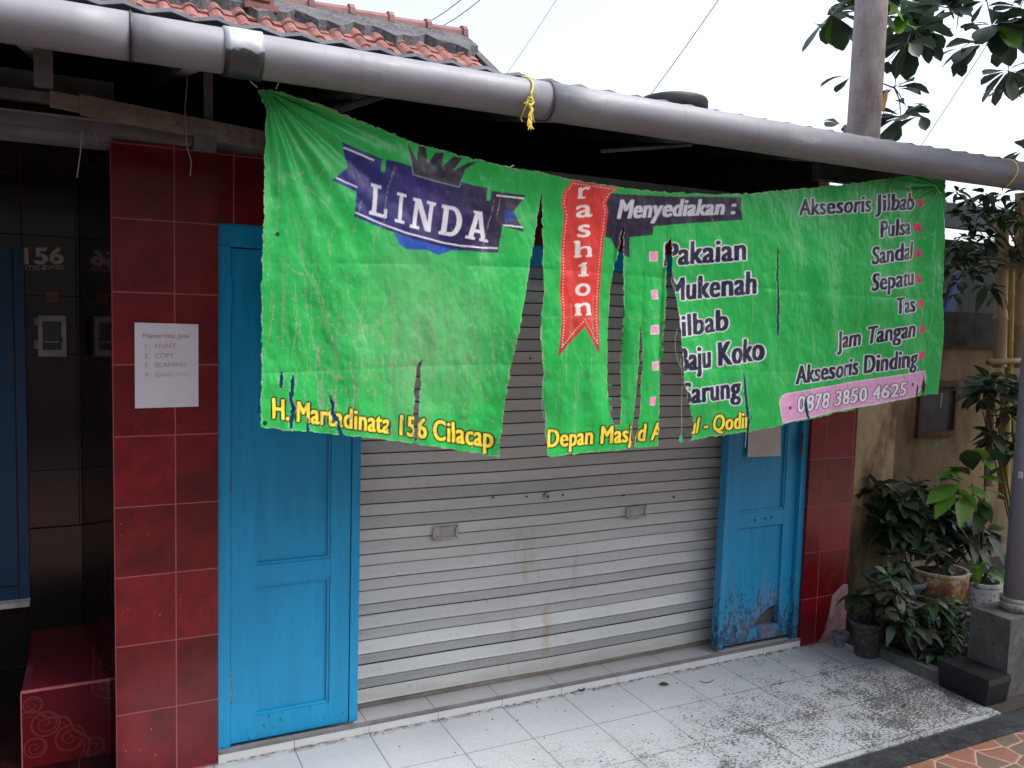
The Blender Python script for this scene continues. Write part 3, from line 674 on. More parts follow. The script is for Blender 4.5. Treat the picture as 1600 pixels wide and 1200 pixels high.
GL = {'L': [rect(.15, 0, .40, 1), rect(0, .9, .58, 1), rect(0, 0, 1, .11), rect(.84, .05, 1, .3)],
      'I': [rect(.33, 0, .67, 1), rect(.05, .9, .95, 1), rect(.05, 0, .95, .1)],
      'N': [rect(.1, 0, .27, 1), rect(0, 0, .4, .1), rect(0, .9, .3, 1), [(.1, 1), (.34, 1), (.9, 0), (.66, 0)], rect(.73, 0, .9, 1), rect(.6, .9, 1, 1)],
      'A': [[(.36, 1), (.64, 1), (.94, 0), (.72, 0), (.5, .76), (.28, 0), (.06, 0)], rect(.25, .26, .75, .37), rect(-.04, 0, .40, .09), rect(.60, 0, 1.04, .09), rect(.25, .92, .64, 1)]}
arc = [(math.cos(math.radians(a)), math.sin(math.radians(a))) for a in range(-90, 91, 10)]
GL['D'] = [[(.1, 0)]+[(.5+.48*x, .5+.5*y) for x, y in arc]+[(.1, 1)]+[(.1, .88), (.34, .88)]+[(.46+.28*x, .5+.38*y) for x, y in arc[::-1]]+[(.34, .12), (.34, .88), (.1, .88)], rect(0, 0, .5, .11), rect(0, .89, .5, 1)]
for ch, bl_, ri, up in (('L', (623, 474), (97, 26), (17, -172)), ('I', (763, 515), (58, 16), (18, -165)), ('N', (850, 547), (128, 30), (24, -166)), ('D', (1012, 583), (118, 24), (22, -164)), ('A', (1160, 608), (122, 22), (14, -160))):
    for poly in GL[ch]: paint(PH(z6([(bl_[0]+u*ri[0]+v*up[0], bl_[1]+u*ri[1]+v*up[1]) for u, v in poly])), WHITE)
# dark ribbon and title
paint(PH(z7([(540, 150), (900, 168), (1265, 170), (1253, 232), (1265, 295), (1000, 312), (780, 330), (775, 378), (652, 390), (655, 505), (590, 470), (550, 395), (515, 390), (525, 250), (515, 200)])), lin(40, 28, 56))
text('Menyediakan :', z7([(582, 288)])[0], z7([(1218, 262)])[0], (29, 23), lin(196, 194, 204), bold=.06, shear=.16)
# red ribbon
redp = z7([(335, 72), (460, 98), (585, 122), (540, 150), (515, 200), (525, 250), (520, 330), (510, 400), (500, 560), (492, 700), (490, 820), (495, 1040), (402, 885), (250, 1052), (268, 930), (275, 850), (270, 700), (275, 560), (285, 400), (295, 260), (275, 205), (285, 140)])
r = fill(PH(redp)); s_, mk = r; gz = np.linspace(0, 1, mk.shape[0])[:, None, None]
rc = np.array(RED)*np.ones(mk.shape+(1,))*np.where(gz < .22, .35+gz*3, 1)+np.array((.03, .02, .01)); img[s_][mk] = rc[mk]
dots = z7([(340, 92), (455, 112), (565, 130), (525, 155), (498, 200), (508, 255), (502, 330), (495, 400), (485, 560), (478, 700), (474, 820), (480, 975), (402, 845), (275, 995), (288, 900), (290, 850), (285, 700), (290, 560), (298, 400), (310, 265), (292, 205), (300, 140), (340, 92)])
dw = PH(dots)
for a, b in zip(dw, dw[1:]):
    L_ = np.hypot(*(b-a)); n = max(1, int(L_/.0105))
    for i in range(n):
        c = a+(b-a)*i/n; paint(c+.0024*np.array([(math.cos(q), math.sin(q)) for q in np.arange(8)*math.pi/4]), WHITE)
for ch, x, y, wd, cap in (('r', 400, 172, 56, 24.5), ('a', 402, 278, 78, 28), ('s', 400, 388, 58, 28), ('h', 397, 500, 78, 25), ('i', 398, 606, 26, 23), ('o', 395, 712, 78, 28), ('n', 395, 820, 78, 28)):
    p0, p1 = z7([(x-wd/2, y+3)])[0], z7([(x+wd/2, y-3)])[0]
    text(ch, p0, p1, cap, lin(232, 214, 208), bold=.03)
    def sf(xx, yy, hw): paint(PH(z7([(xx-hw, yy), (xx+hw, yy-2), (xx+hw, yy-12), (xx-hw, yy-10)])), lin(232, 214, 208))
    if ch == 'i': sf(398, 606, 26); sf(390, 552, 16)
    if ch == 'h': sf(368, 502, 18); sf(424, 500, 18); sf(362, 420, 12)
    if ch == 'n': sf(366, 824, 18); sf(424, 822, 18); sf(360, 772, 12)
    if ch == 'r': sf(386, 178, 20)
# left list
for q in ([(757, 470), (806, 470), (808, 522), (760, 524)], [(768, 682), (810, 680), (812, 732), (774, 733)], [(762, 877), (815, 873), (817, 925), (760, 927)], [(763, 1078), (808, 1072), (808, 1122), (768, 1125)]): paint(PH(z7(q)), WHITE); paint(PH(z7([((x-787)*.86+787, y+(3 if i < 2 else -3)) for i, (x, y) in enumerate(q)])), PINK)
paint(PH(z5([(797, 205), (832, 201), (826, 250), (797, 250)])), PINK)
for s_t, p0, p1, cap in (('Pakaian', (1040.5, 415.5), (1162.5, 406), 35), ('Mukenah', (1047, 470.5), (1179.5, 458.5), 35), ('Jilbab', (1051, 527.5), (1138.5, 515.5), 33), ('Baju Koko', (1058, 581), (1194.5, 562), 36), ('Sarung', (1065, 632), (1156, 620.5), 33)):
    text(s_t, p0, p1, cap, NAVY, WHITE, .06, .052)
for s_t, p0, p1, cap in (('Aksesoris Jilbab', (1252, 336.5), (1429, 327), 26), ('Pulsa', (1375, 371.5), (1423.5, 365.5), 26), ('Sandal', (1361, 413.5), (1426.5, 404), 27), ('Sepatu', (1360.5, 455), (1429, 445), 27), ('Tas', (1399, 491), (1429, 486.5), 25), ('Jam Tangan', (1309, 545.5), (1427.5, 526), 27), ('Aksesoris Dinding', (1244.5, 600.5), (1430.5, 572), 28)):
    text(s_t, p0, p1, cap, NAVY, WHITE, .06, .046, .06)
for q in ([(1002, 182), (1038, 180), (1040, 220), (1004, 222)], [(985, 315), (1028, 312), (1030, 356), (990, 358)], [(1000, 458), (1035, 455), (1037, 497), (1002, 500)], [(1003, 600), (1031, 597), (1033, 640), (1004, 640)], [(1003, 737), (1033, 735), (1033, 776), (1004, 778)], [(1008, 880), (1040, 878), (1042, 920), (1010, 922)], [(1003, 1022), (1042, 1018), (1043, 1062), (1006, 1065)]): paint(PH(z8(q)), lin(206, 60, 104))
text('H. Martadinata 156 Cilacap', (425.5, 653), (767, 699), (31, 31), YEL, BLK, .085, .034, .02)
text('Depan Masjid A', (858, 699.5), (1034, 686.5), 27, YEL, BLK, .085, .034, .08)
text('dul - Qodir', (1066, 680), (1170, 667.5), 25, YEL, BLK, .085, .034, .08)
tag_ = zr([(65, 195), (80, 160), (112, 142), (500, 75), (990, -2), (998, 40), (990, 92), (930, 155), (500, 235), (85, 322), (72, 260)])
paint(PH(tag_), lin(208, 150, 190)); stroke(PH(tag_), .004, lin(224, 200, 216), True)
text('0878 3850 4625', zr([(180, 258)])[0], zr([(852, 148)])[0], (25, 20), WHITE, lin(44, 36, 50), .06, .03, .12)
for x, y in ((137, 230), (897, 82)): 
    c = PH(zr([(x, y)]))[0]; paint(c+.0085*np.array([(math.cos(q), math.sin(q)) for q in np.arange(12)*math.pi/6]), lin(40, 26, 34))
for x, y in z3([(283, 342)])+[(433, 366)]:
    c = PH([(x, y)])[0]; paint(c+.0075*np.array([(math.cos(q), math.sin(q)) for q in np.arange(12)*math.pi/6]), lin(16, 50, 40))
hc = PH([(662, 520)])[0]; yy, xx = np.mgrid[0:FZ, 0:FX]; ra = np.sqrt((((xx*FC+XMIN)-hc[0])/.25)**2+(((yy*FC+ZMIN)-hc[1])/.34)**2)+(vnoise(FZ, FX, 90, 70, 8, 4)-.5)*.7
hm = (np.clip(1.25-ra, 0, 1)*.18)[..., None]; grn = (img[..., 1] > img[..., 2]*2.2)[..., None] & (img[..., 1] > img[..., 0]*3)[..., None]
img[:] = np.where(grn, img*(1-hm)+np.array(lin(176, 206, 172))*hm, img)
# --- cracks: the print has flaked off along creases down to the grey mesh
def crack(world, wd, seed, c=None):
    c = np.array(c if c is not None else lin(156, 162, 142)); rs = np.random.RandomState(seed)
    for a, b in zip(world, world[1:]):
        L_ = np.hypot(*(b-a)); n = max(2, int(L_/.0024)); nr = np.array([-(b-a)[1], (b-a)[0]])/max(L_, 1e-6)
        for i in range(n):
            if rs.rand() < .10: continue
            p = a+(b-a)*(i+rs.rand())/n+nr*rs.randn()*.0011; rd = wd*(.30+rs.rand()*.62)
            q = np.arange(6)*math.pi/3+rs.rand(); rr = rd*(.6+.8*rs.rand(6)); paint(p+np.stack([rr*np.cos(q)*.7, rr*np.sin(q)*1.7], 1), c*(.6+.5*rs.rand()), .8)
known = [z6([(110, 580), (125, 400), (125, 130)]), z6([(270, 235), (205, 280), (160, 245), (150, 330)]), z6([(390, 200), (345, 270)]), z6([(205, 480), (230, 580), (260, 760), (330, 900), (400, 1100), (430, 1200)]), z6([(270, 310), (390, 430), (440, 530), (405, 620), (405, 720)]), z6([(770, 210), (730, 330), (705, 520), (650, 600), (640, 720)]),
         z6([(130, 720), (210, 790), (300, 820)]), z6([(300, 790), (370, 950), (400, 1100)]), z6([(490, 790), (510, 940), (570, 1040), (600, 1180)]), z6([(1320, 390), (1300, 480), (1265, 620), (1230, 780)]), z6([(580, 400), (540, 560), (520, 640)]), z6([(1365, 330), (1330, 500)]), z6([(1300, 260), (1285, 360)]),
         z6([(60, 1200), (90, 1050), (100, 900)]), z6([(150, 780), (145, 1000), (150, 1200)]), z6([(210, 830), (225, 1000), (210, 1200)]), z6([(265, 830), (280, 1000), (320, 1200)]),
         z7([(1090, 260), (1130, 350), (1145, 430)]), z7([(950, 540), (1050, 640), (1060, 900), (1045, 1190)]), z7([(1390, 400), (1395, 480)]), z7([(1330, 700), (1325, 900), (1350, 1180)]), z7([(1475, 930), (1500, 1150), (1520, 1200)]), z7([(180, 835), (330, 830), (500, 845), (555, 835)]), z7([(620, 830), (730, 850), (840, 820)]), z7([(330, 760), (330, 900), (300, 1010), (300, 1190)]), z7([(455, 720), (450, 900), (440, 1190)]), z7([(170, 870), (180, 1190)]), z7([(620, 560), (620, 700)]),
         z8([(540, 290), (550, 500), (530, 650), (545, 900), (545, 1180)]), z8([(650, 610), (655, 800)]), z8([(455, 700), (455, 800)]), z8([(435, 880), (440, 1010), (460, 1190)]), z8([(770, 690), (770, 850)]), z8([(815, 1000), (812, 1190)]), z8([(920, 920), (925, 1190)]), z8([(1040, 700), (1100, 760), (1150, 780)]), z8([(1035, 340), (1050, 400), (1110, 350)]), z8([(1110, 1000), (1100, 1190)])]
for i, l in enumerate(known): crack(PH(l), .0023, i)
rs = np.random.RandomState(21)
def vcrack(x, y0, y1, wd, seed):
    q = np.random.RandomState(seed); pts = []; y = y0; xx = x
    while y < y1: pts.append((xx, y)); y += q.uniform(9, 22); xx += q.randn()*3.2
    if len(pts) > 1: crack(PH(pts), wd, seed)
for i in range(46): vcrack(rs.uniform(412, 780), rs.uniform(420, 600), rs.uniform(560, 705), rs.uniform(.0012, .0022), 100+i)
for i in range(34): vcrack(rs.uniform(570, 775), rs.uniform(395, 520), rs.uniform(520, 670), rs.uniform(.0010, .0019), 900+i)
for i in range(16): vcrack(rs.uniform(415, 600), rs.uniform(230, 420), rs.uniform(420, 540), rs.uniform(.0009, .0015), 200+i)
for i in range(14): vcrack(rs.uniform(850, 1035), rs.uniform(480, 600), rs.uniform(600, 700), rs.uniform(.0012, .002), 300+i)
for i in range(22): vcrack(rs.uniform(1060, 1470), rs.uniform(480, 600), rs.uniform(540, 680), rs.uniform(.0008, .0015), 400+i)
for i in range(14): vcrack(rs.uniform(1400, 1470), rs.uniform(340, 560), rs.uniform(420, 620), rs.uniform(.0008, .0014), 500+i)
for i in range(12): vcrack(rs.uniform(480, 560), rs.uniform(540, 620), rs.uniform(640, 690), rs.uniform(.002, .004), 600+i)
# white flaked patch round the worn centre of the left panel
hl = vnoise(FZ, FX, 9, 9, 31, 3); 
cw = PH([(640, 560)])[0]; yy, xx = np.mgrid[0:FZ, 0:FX]; dx = (xx*FC+XMIN-cw[0])/.34; dz = (yy*FC+ZMIN-cw[1])/.22
fl = (hl > .66+.10*np.sqrt(dx*dx+dz*dz)); img[fl] = img[fl]*.35+np.array(lin(140, 150, 126))*.65
# --- outline and tears
outer = z6([(0, -226)])+[(402, 137), (431, 139), (451, 146), (519, 170), (580, 194), (638, 218), (720, 241), (788, 259), (850, 269), (899, 280.5), (967, 292), (1046.5, 300), (1111, 303), (1160, 302), (1221, 297), (1320, 287), (1400, 277), (1440, 270), (1477, 268), (1477, 283), (1475.5, 373), (1477, 419), (1474, 470), (1477, 532), (1473, 560), (1474.5, 591), (1471, 616), (1452, 618), (1432, 621), (1400, 626), (1330, 642), (1265, 655), (1230, 662), (1200, 669), (1170, 675), (1136, 680), (1103, 685), (1079.6, 691),
         (1082.6, 666), (1080, 648), (1075, 630), (1069, 613), (1064, 589), (1064.5, 571), (1062, 515), (1056.5, 472), (1052, 435), (1049.3, 418), (1047, 374), (1040.5, 382), (1043, 430), (1042, 458), (1038, 501), (1035, 543), (1034, 566), (1030, 633), (1029, 698), (990, 700),
         (991.5, 689), (996, 657), (999, 619), (1001.8, 569), (1002, 540), (1001, 506), (999.5, 540), (998.5, 569), (994, 604), (990, 648), (986, 677), (988, 701), (920, 708), (855, 715.7), (856, 704), (853, 674), (855, 648), (846, 613), (849, 589), (846, 560), (845, 515), (849.6, 458), (849.6, 373), (848, 303), (844.5, 331), (834, 382), (826.5, 419), (817, 464), (805.7, 515), (796, 560), (784, 636), (776.5, 704), (778, 714), (712, 704), (645, 695), (582, 686), (530, 680), (480, 676), (440, 672), (404, 668.7), (406, 619), (408.5, 526), (407, 427), (410, 342), (412.7, 257), (414, 200), (417, 176)][0:]
outer = outer[1:]
s_, mk = fill(PH(outer), 1); inside[s_] |= mk
for l in ([(975, 350), (968, 398), (962, 424), (958.7, 458), (957, 515), (957, 577), (956, 619), (957, 650), (960, 663), (968, 663), (971, 619), (973, 586), (975.7, 515), (974.5, 458), (974, 393)],
          [(1213.3, 384), (1215.2, 440), (1217.3, 487), (1218.6, 524), (1216, 524), (1214.6, 470), (1213, 420)],
          [(1163, 582), (1166, 600), (1167.5, 625), (1170, 648), (1170, 676), (1166.5, 676), (1166.5, 650), (1163.5, 615)],
          [(440, 580), (442, 590), (438.5, 606), (435.5, 604)], [(456, 586), (459, 600), (456, 622), (460, 640), (456, 668), (452, 668), (455.5, 640), (452, 618)],
          [(515, 619), (522, 630), (519, 642), (526, 655), (532, 668), (535, 682), (530, 682), (526, 660), (516, 648), (518, 634)],
          [(655, 572), (660, 562), (658, 596), (655, 625), (654, 650), (651, 692), (648.5, 690), (648, 650), (650, 610)],
          [(1257, 622), (1260, 634), (1262, 655), (1258, 648), (1256, 634)], [(1434, 600), (1436, 606), (1434, 622), (1431, 622)], [(1446, 590), (1449, 604), (1446, 618), (1444, 604)],
          [(610, 655), (612, 668), (610, 682), (608, 670)], [(480, 652), (482, 676), (478, 676)]):
    r = fill(PH(l), 1)
    if r: hole[r[0]] |= r[1]
okm = inside & ~hole
# thin see-through bitten edge: flaked mesh along every tear
pad = np.pad(okm, 5); er = okm.copy()
for a, b in ((0, 5), (10, 5), (5, 0), (5, 10)): er &= pad[a:a+FZ, b:b+FX]
rim = okm & ~er & (vnoise(FZ, FX, 6, 6, 44, 2) > .47); img[rim] = img[rim]*.35+np.array(lin(150, 160, 136))*.65
# to the mesh grid
colv = img.reshape(NZc, SS, NXc, SS, 3).mean((1, 3)); mv = okm.reshape(NZc, SS, NXc, SS).mean((1, 3))
xs_ = XMIN+(np.arange(NXc)+.5)*CELL; zs_ = ZMIN+(np.arange(NZc)+.5)*CELL; GX, GZg = np.meshgrid(xs_, zs_)
tie = PH([(418, 140)])[0]; tie2 = PH([(1468, 290)])[0]
def radial(t0, n1, amp, reach, ph):
    dx = GX-t0[0]; dz = t0[1]-GZg; rr = np.hypot(dx, dz)+1e-4; an = np.arctan2(dx, dz)
    wv = np.sin(an*n1+ph+.6*np.sin(an*5.3))+.5*np.sin(an*n1*2.3+1.3*ph)
    return amp*wv*np.exp(-rr/reach)*np.minimum(1, rr/.12)
Dp = radial(tie, 15, .0085, .42, .4)+radial(tie2, 17, .005, .28, 1.2)
crm = vnoise(NZc, NXc, 62, 40, 51, 4); Dp += (crm-.5)*.017
crm2 = vnoise(NZc, NXc, 26, 14, 52, 3); rdg = 1-np.abs(crm2-.5)*4; Dp += np.clip(rdg, 0, 1)*.0011
big_ = vnoise(NZc, NXc, 170, 46, 57, 2); Dp += (big_-.5)*.024
for zf in (1.52, 1.86): Dp += .0030*(vnoise(NZc, NXc, 300, 90, int(zf*100), 2)*1.6-.3)*np.exp(-np.abs(GZg-zf-.02*np.sin(GX*2))/.016)
Dp += .004*np.sin((GX*3.0+GZg*9.0))+.006*np.sin(GX*9+.7*np.sin(GZg*7))*np.clip((2.1-GZg)/.8, 0, 1)
# each torn strip hangs with its own curl
def strip(px0, px1, pyr, tilt, bulge):
    a = at(px0, pyr, YB).x; b = at(px1, pyr, YB).x; u = (GX-a)/(b-a); k_ = ((u > 0) & (u < 1))
    hgt = np.clip((at(px0, 330, YB).z-GZg)/.9, 0, 1)
    zb = at(965, 668, YB).z; za = at(965, 560, YB).z; fd = np.clip((GZg-zb)/(za-zb), 0, 1); fd = fd*fd*(3-2*fd)     # the strips join again near the hem
    return np.where(k_, (tilt*(u-.5)+bulge*(4*(u-.5)**2-.33))*hgt*fd, 0)
Dp += strip(846, 958, 560, .05, .045)+strip(974, 1000, 560, -.03, .02)+strip(1001, 1034, 560, .03, .02)
dxa = np.clip((GX-at(700, 500, YB).x)/(at(820, 500, YB).x-at(700, 500, YB).x), 0, 1); kA = GX < at(838, 420, YB).x
Dp -= np.where(kA, .05*dxa**2*np.clip((2.15-GZg)/.9, 0, 1), 0)
# push the sagging top hem back to the rafters
Dp += .02*np.exp(-((2.29-GZg)/.08)**2)*0
idx = -np.ones((NZc, NXc), int); vm = mv > .5
f4 = vm[:-1, :-1] & vm[1:, :-1] & vm[:-1, 1:] & vm[1:, 1:]
use = np.zeros_like(vm); use[:-1, :-1] |= f4; use[1:, :-1] |= f4; use[:-1, 1:] |= f4; use[1:, 1:] |= f4
idx[use] = np.arange(use.sum())
co = np.stack([GX[use], YB+Dp[use], GZg[use]], 1).astype(np.float32)
fi, fj = np.nonzero(f4); fa = np.stack([idx[fi, fj], idx[fi, fj+1], idx[fi+1, fj+1], idx[fi+1, fj]], 1).astype(np.int32)
me = bpy.data.meshes.new('hanging_banner'); me.vertices.add(len(co)); me.vertices.foreach_set('co', co.ravel())
me.loops.add(fa.size); me.loops.foreach_set('vertex_index', fa.ravel()); me.polygons.add(len(fa))
me.polygons.foreach_set('loop_start', np.arange(0, fa.size, 4, dtype=np.int32)); me.polygons.foreach_set('use_smooth', np.ones(len(fa), bool))
me.update(calc_edges=True); me.validate()
ca = me.color_attributes.new('print', 'FLOAT_COLOR', 'POINT'); ca.data.foreach_set('color', np.concatenate([colv[use], np.ones((use.sum(), 1))], 1).astype(np.float32).ravel())
k = N('printed green vinyl', .34, .45)
at_ = k.n('ShaderNodeAttribute', attribute_name='print').outputs['Color']
k.col(k.mix(k.math('MULTIPLY', k.noise(11, None, 6), .07), at_, (.25, .30, .22)))
vo = k.n('ShaderNodeTexVoronoi', {'Vector': k.map((1, .2, .7)), 'Scale': 17.0, 'Randomness': 1.0}, feature='SMOOTH_F1').outputs['Distance']
k.bump(k.math('ADD', k.math('MULTIPLY', vo, .7), k.noise(15, k.map((1.3, .3, .8)), 4, .5)), .13, .006)
k.rough(k.rng(k.noise(8), .3, .7, .26, .46))
me.materials.append(k.m)
ban = bpy.data.objects.new('hanging_banner', me); COL.objects.link(ban)
tag(ban, 'torn green printed vinyl banner hanging across the shop front under the gutter', 'banner')
bpy.data.objects.remove(_to)
# torn threads and scraps that still hang off it
def thread(pts, r, mat=None):
    bm = bmesh.new(); tube(bm, [at(x, y, YB-.004) for x, y in pts], r, 5); o = obj('loose_thread', bm, mat or M['grey_string'], ban); return o
tm = simple('frayed mesh thread', (.34, .37, .30), .9)
for pts in ([(1063, 560), (1066, 590), (1064.5, 640), (1065.5, 668), (1063.5, 682)], [(1059, 512), (1054.5, 530), (1055, 548), (1060, 566), (1064, 575)], [(850, 612), (846, 630), (849, 650), (855, 668)], [(1472, 614), (1470.5, 628), (1470, 638)], [(1166, 674), (1165, 690), (1164.5, 699)], [(989, 655), (987, 668), (990, 690)], [(777, 705), (778, 712), (775, 717)], [(1052, 420), (1049, 440), (1053, 452)]): thread(pts, .0014, tm)
bm = bmesh.new(); c = [at(x, y, YB-.005) for x, y in ((1061.5, 681), (1066, 680), (1067, 690), (1063, 692), (1060.5, 689))]; bm.faces.new([bm.verts.new(p) for p in c]); obj('loose_scrap', bm, simple('green vinyl scrap', lin(60, 168, 104), .4), ban)
# white tie cords at both top corners
for pts in ([(402, 137), (392, 128), (388, 118)], [(431, 139), (436, 128), (440, 120)], [(1390, 303), (1391, 290), (1396, 283)], [(1424, 300), (1421, 292), (1415, 290)], [(1460, 288), (1466, 298), (1471, 303)], [(788, 259), (795, 262), (803, 258)]): thread(pts, .0018, simple('pale tie cord', (.6, .62, .6), .7))

# ------------------------------------------------------------------ papers, plate, meter
def textmesh(s, p0, p1, cap, y, mat, parent, bold=0.0, name='lettering', local=None):
    tc = bpy.data.curves.new('t', 'FONT'); tc.body = s; tc.offset = bold; to = bpy.data.objects.new('t', tc); COL.objects.link(to)
    dg = bpy.context.evaluated_depsgraph_get(); dg.update(); mm = bpy.data.meshes.new_from_object(to.evaluated_get(dg)); bpy.data.objects.remove(to)
    v = np.array([(p.co.x, p.co.y) for p in mm.vertices]); xa, xb = v[:, 0].min(), v[:, 0].max()
    a = at(*p0, y); b = at(*p1, y); e = (b-a); hh = at(p0[0], p0[1]-cap, y).z-a.z
    for p in mm.vertices:
        q = a+e*((p.co.x-xa)/(xb-xa)); p.co = (q.x, y, q.z+p.co.y/CAPH*hh)
    mm.materials.clear(); mm.materials.append(mat); o = bpy.data.objects.new(name, mm); COL.objects.link(o); o.parent = parent; return o
def paper(name, cs, y, mat, label, curl=.004):
    bm = bmesh.new(); n = 10; g = []
    (a, b, c, d_) = [Vector((x, 0, z)) for x, z in cs]     # tl tr br bl
    for j in range(n+1):
        g.append([bm.verts.new(Vector((0, y-.0015-curl*max(0, (j/n)-.75)*2*abs(math.sin(i*.5+1)), 0)) + (a*(1-i/n)+b*(i/n))*(1-j/n)+(d_*(1-i/n)+c*(i/n))*(j/n)) for i in range(n+1)])
    for j in range(n):
        for i in range(n): bm.faces.new((g[j][i], g[j+1][i], g[j+1][i+1], g[j][i+1]))
    o = obj(name, bm, mat, smooth=True); return tag(o, label, 'notice')
po = paper('paper_notice', [(-.557, 1.650), (-.350, 1.648), (-.350, 1.354), (-.558, 1.352)], -.002, M['paper'], 'white sheet listing print and copy services, stuck on the left red tiled pillar')
yl = -.0062
textmesh('Menerima Jasa', (223, 528.5), (296, 528), 7.5, yl, M['ink_red'], po)
for s_t, p0, p1, mt in (('1.  PRINT', (227, 544.5), (276, 543.5), 'ink_grey'), ('2   COPY', (226, 559.5), (272, 558.5), 'ink_grey'), ('3   SCANING', (226, 574), (291, 573), 'ink_grey'), ('4   Cetak Foto', (226, 588.5), (296, 587.5), 'ink_pale')):
    textmesh(s_t, p0, p1, 7, yl, M[mt], po)
paper('paper_notice', [(2.262, 1.205), (2.477, 1.201), (2.489, 1.027), (2.266, 1.032)], .0425, M['paper_grey'], 'blank grey paper stuck on the worn blue door below the banner', .002)
plate = thing('house_number', 'pale stencilled number 156 on the dark wall above the meter', 'house number', (0, 0, 0))
M['stencil'] = simple('dusty white stencil paint', (.62, .62, .61), .85, .3, 90, dirt=(.12, .11, .10))
textmesh('156', (37, 412), (100, 411.5), 24, .8965, M['stencil'], plate, .03, 'digits')
textmesh('RT08-RWXII', (36.5, 422.5), (99, 421.5), 7.5, .8965, M['stencil'], plate, 0, 'line')
mt = thing('meter_box', 'grey electricity meter box with a dark window on the dark entry wall', 'meter', (-.8415, .9, 1.57))
bm = boxm((-.052, -.055, -.086), (.052, -.001, .086)); obj('case', bm, simple('dim grey plastic', (.36, .37, .38), .5), mt, bevel=.012)
obj('window', boxm((-.036, -.0575, -.058), (.034, -.0552, .062)), simple('smoky window', (.05, .06, .07), .15), mt, bevel=.001)
obj('dial_strip', boxm((-.03, -.059, -.026), (.026, -.0577, -.022)), M['steel'], mt)
obj('latch', boxm((.026, -.063, -.022), (.038, -.0577, -.006)), M['black_plastic'], mt)
M['lug'] = simple('dim grey lug', (.2, .2, .2), .5)
for z0, z1 in ((.045, .075), (-.055, -.02)): obj('side_lug', boxm((-.068, -.04, z0), (-.052, -.005, z1)), M['lug'], mt, bevel=.003)
tag(obj('wall_sticker', boxm((-.864, .8955, 1.711), (-.816, .899, 1.757)), simple('brown paper label', (.24, .17, .11), .8)), 'small brown square label above the meter box', 'label')

# ------------------------------------------------------------------ roof of the house behind
hs_ = thing('tiled_house', 'house behind with a terracotta tiled gable roof and blackened ridge', 'house')
RY, RZ, RXE = 5.0, 4.53, 2.72; slope = math.tan(math.radians(33))
bm = bmesh.new(); tw, tl = .205, .28; rg = random.Random(9)
for r_ in range(15):
    y0 = RY-.05-r_*tl*math.cos(math.radians(33)); z0 = RZ-.06-(RY-.05-y0)*slope
    for c in range(int((RXE+2.6)/tw)):
        x1 = RXE-.06-c*tw; n = 7; top = []; bot = []
        dz = rg.uniform(-.008, .008); dr = rg.uniform(-.006, .006)
        for i in range(n+1):
            u = i/n; h = .045*max(0, math.cos((u-.3)*math.pi/.55))**.8 if abs(u-.3) < .275 else 0.0
            x = x1-tw*1.04+tw*1.04*u
            yb = y0-tl*1.12*math.cos(math.radians(33)); 
            top.append((x, y0, z0+h+dz)); bot.append((x+dr, yb, z0-(y0-yb)*slope+h+.022+dz))
        vt = [bm.verts.new(p) for p in top]; vb = [bm.verts.new(p) for p in bot]; vd = [bm.verts.new((p[0], p[1]+.006, p[2]-.018)) for p in bot]
        for i in range(n): bm.faces.new((vt[i], vb[i], vb[i+1], vt[i+1])); bm.faces.new((vb[i], vd[i], vd[i+1], vb[i+1]))
rf = obj('roof_tiles', bm, M['terracotta'], hs_)
bm = bmesh.new()
n = 60; a_ = []
for i in range(n+1):
    x = -2.6+(RXE+2.6)*i/n; wv = .56+.09*math.sin(i*.9)+.06*math.sin(i*2.3)
    a_.append((bm.verts.new((x, RY, RZ+.05)), bm.verts.new((x, RY-wv*.8, RZ+.075-wv*.8*slope)), bm.verts.new((x, RY-wv*.8, RZ-.06-wv*.8*slope))))
for p, q in zip(a_, a_[1:]): bm.faces.new((p[0], p[1], q[1], q[0])); bm.faces.new((p[1], p[2], q[2], q[1]))
obj('ridge_mortar', bm, M['mortar'], hs_)
bm = bmesh.new()
for i in range(14):
    x1 = RXE+.02-i*.39; tube(bm, [(x1, RY, RZ+.01), (x1-.36, RY, RZ+.0), (x1-.40, RY, RZ)], [.085, .078, .076], 10); tube(bm, [(x1, RY, RZ+.012), (x1-.05, RY, RZ+.012)], .105, 10)
obj('ridge_tiles', bm, simple('pale red ridge tile', (.19, .095, .088), .85, .3, 4, dirt=(.15, .07, .07)), hs_)
x = at(405, 10, RY-.35).x
bm = bmesh.new(); box(bm, (x-.11, RY-.45, RZ-.22), (x+.11, RY-.2, RZ-.02)); box(bm, (x-.14, RY-.47, RZ-.24), (x+.14, RY-.18, RZ-.19)); box(bm, (x-.075, RY-.47, RZ-.16), (x+.075, RY-.45, RZ-.06)); obj('roof_ornament', bm, M['terracotta'], hs_, bevel=.01)
bm = bmesh.new(); slab(bm, [(RXE-.03, RY+.1, RZ+.06), (RXE+.05, RY+.1, RZ+.06), (RXE+.05, RY-3.2, RZ+.09-3.3*slope), (RXE-.03, RY-3.2, RZ+.09-3.3*slope)], .22); obj('verge_board', bm, M['mortar'], hs_)
bm = bmesh.new(); slab(bm, [(-2.6, RY, RZ), (RXE-.05, RY, RZ), (RXE-.05, RY+3, RZ-3*slope), (-2.6, RY+3, RZ-3*slope)], .05); obj('rear_roof', bm, M['terracotta'], hs_)
bm = bmesh.new(); v = [bm.verts.new(p) for p in ((RXE-.15, RY-3.1, -.06), (RXE-.15, RY+3, -.06), (RXE-.15, RY+3, RZ-3*slope), (RXE-.15, RY, RZ-.05), (RXE-.15, RY-3.1, RZ-.2-3.1*slope))]; bm.faces.new(v); obj('gable_wall', bm, M['stained'], hs_)

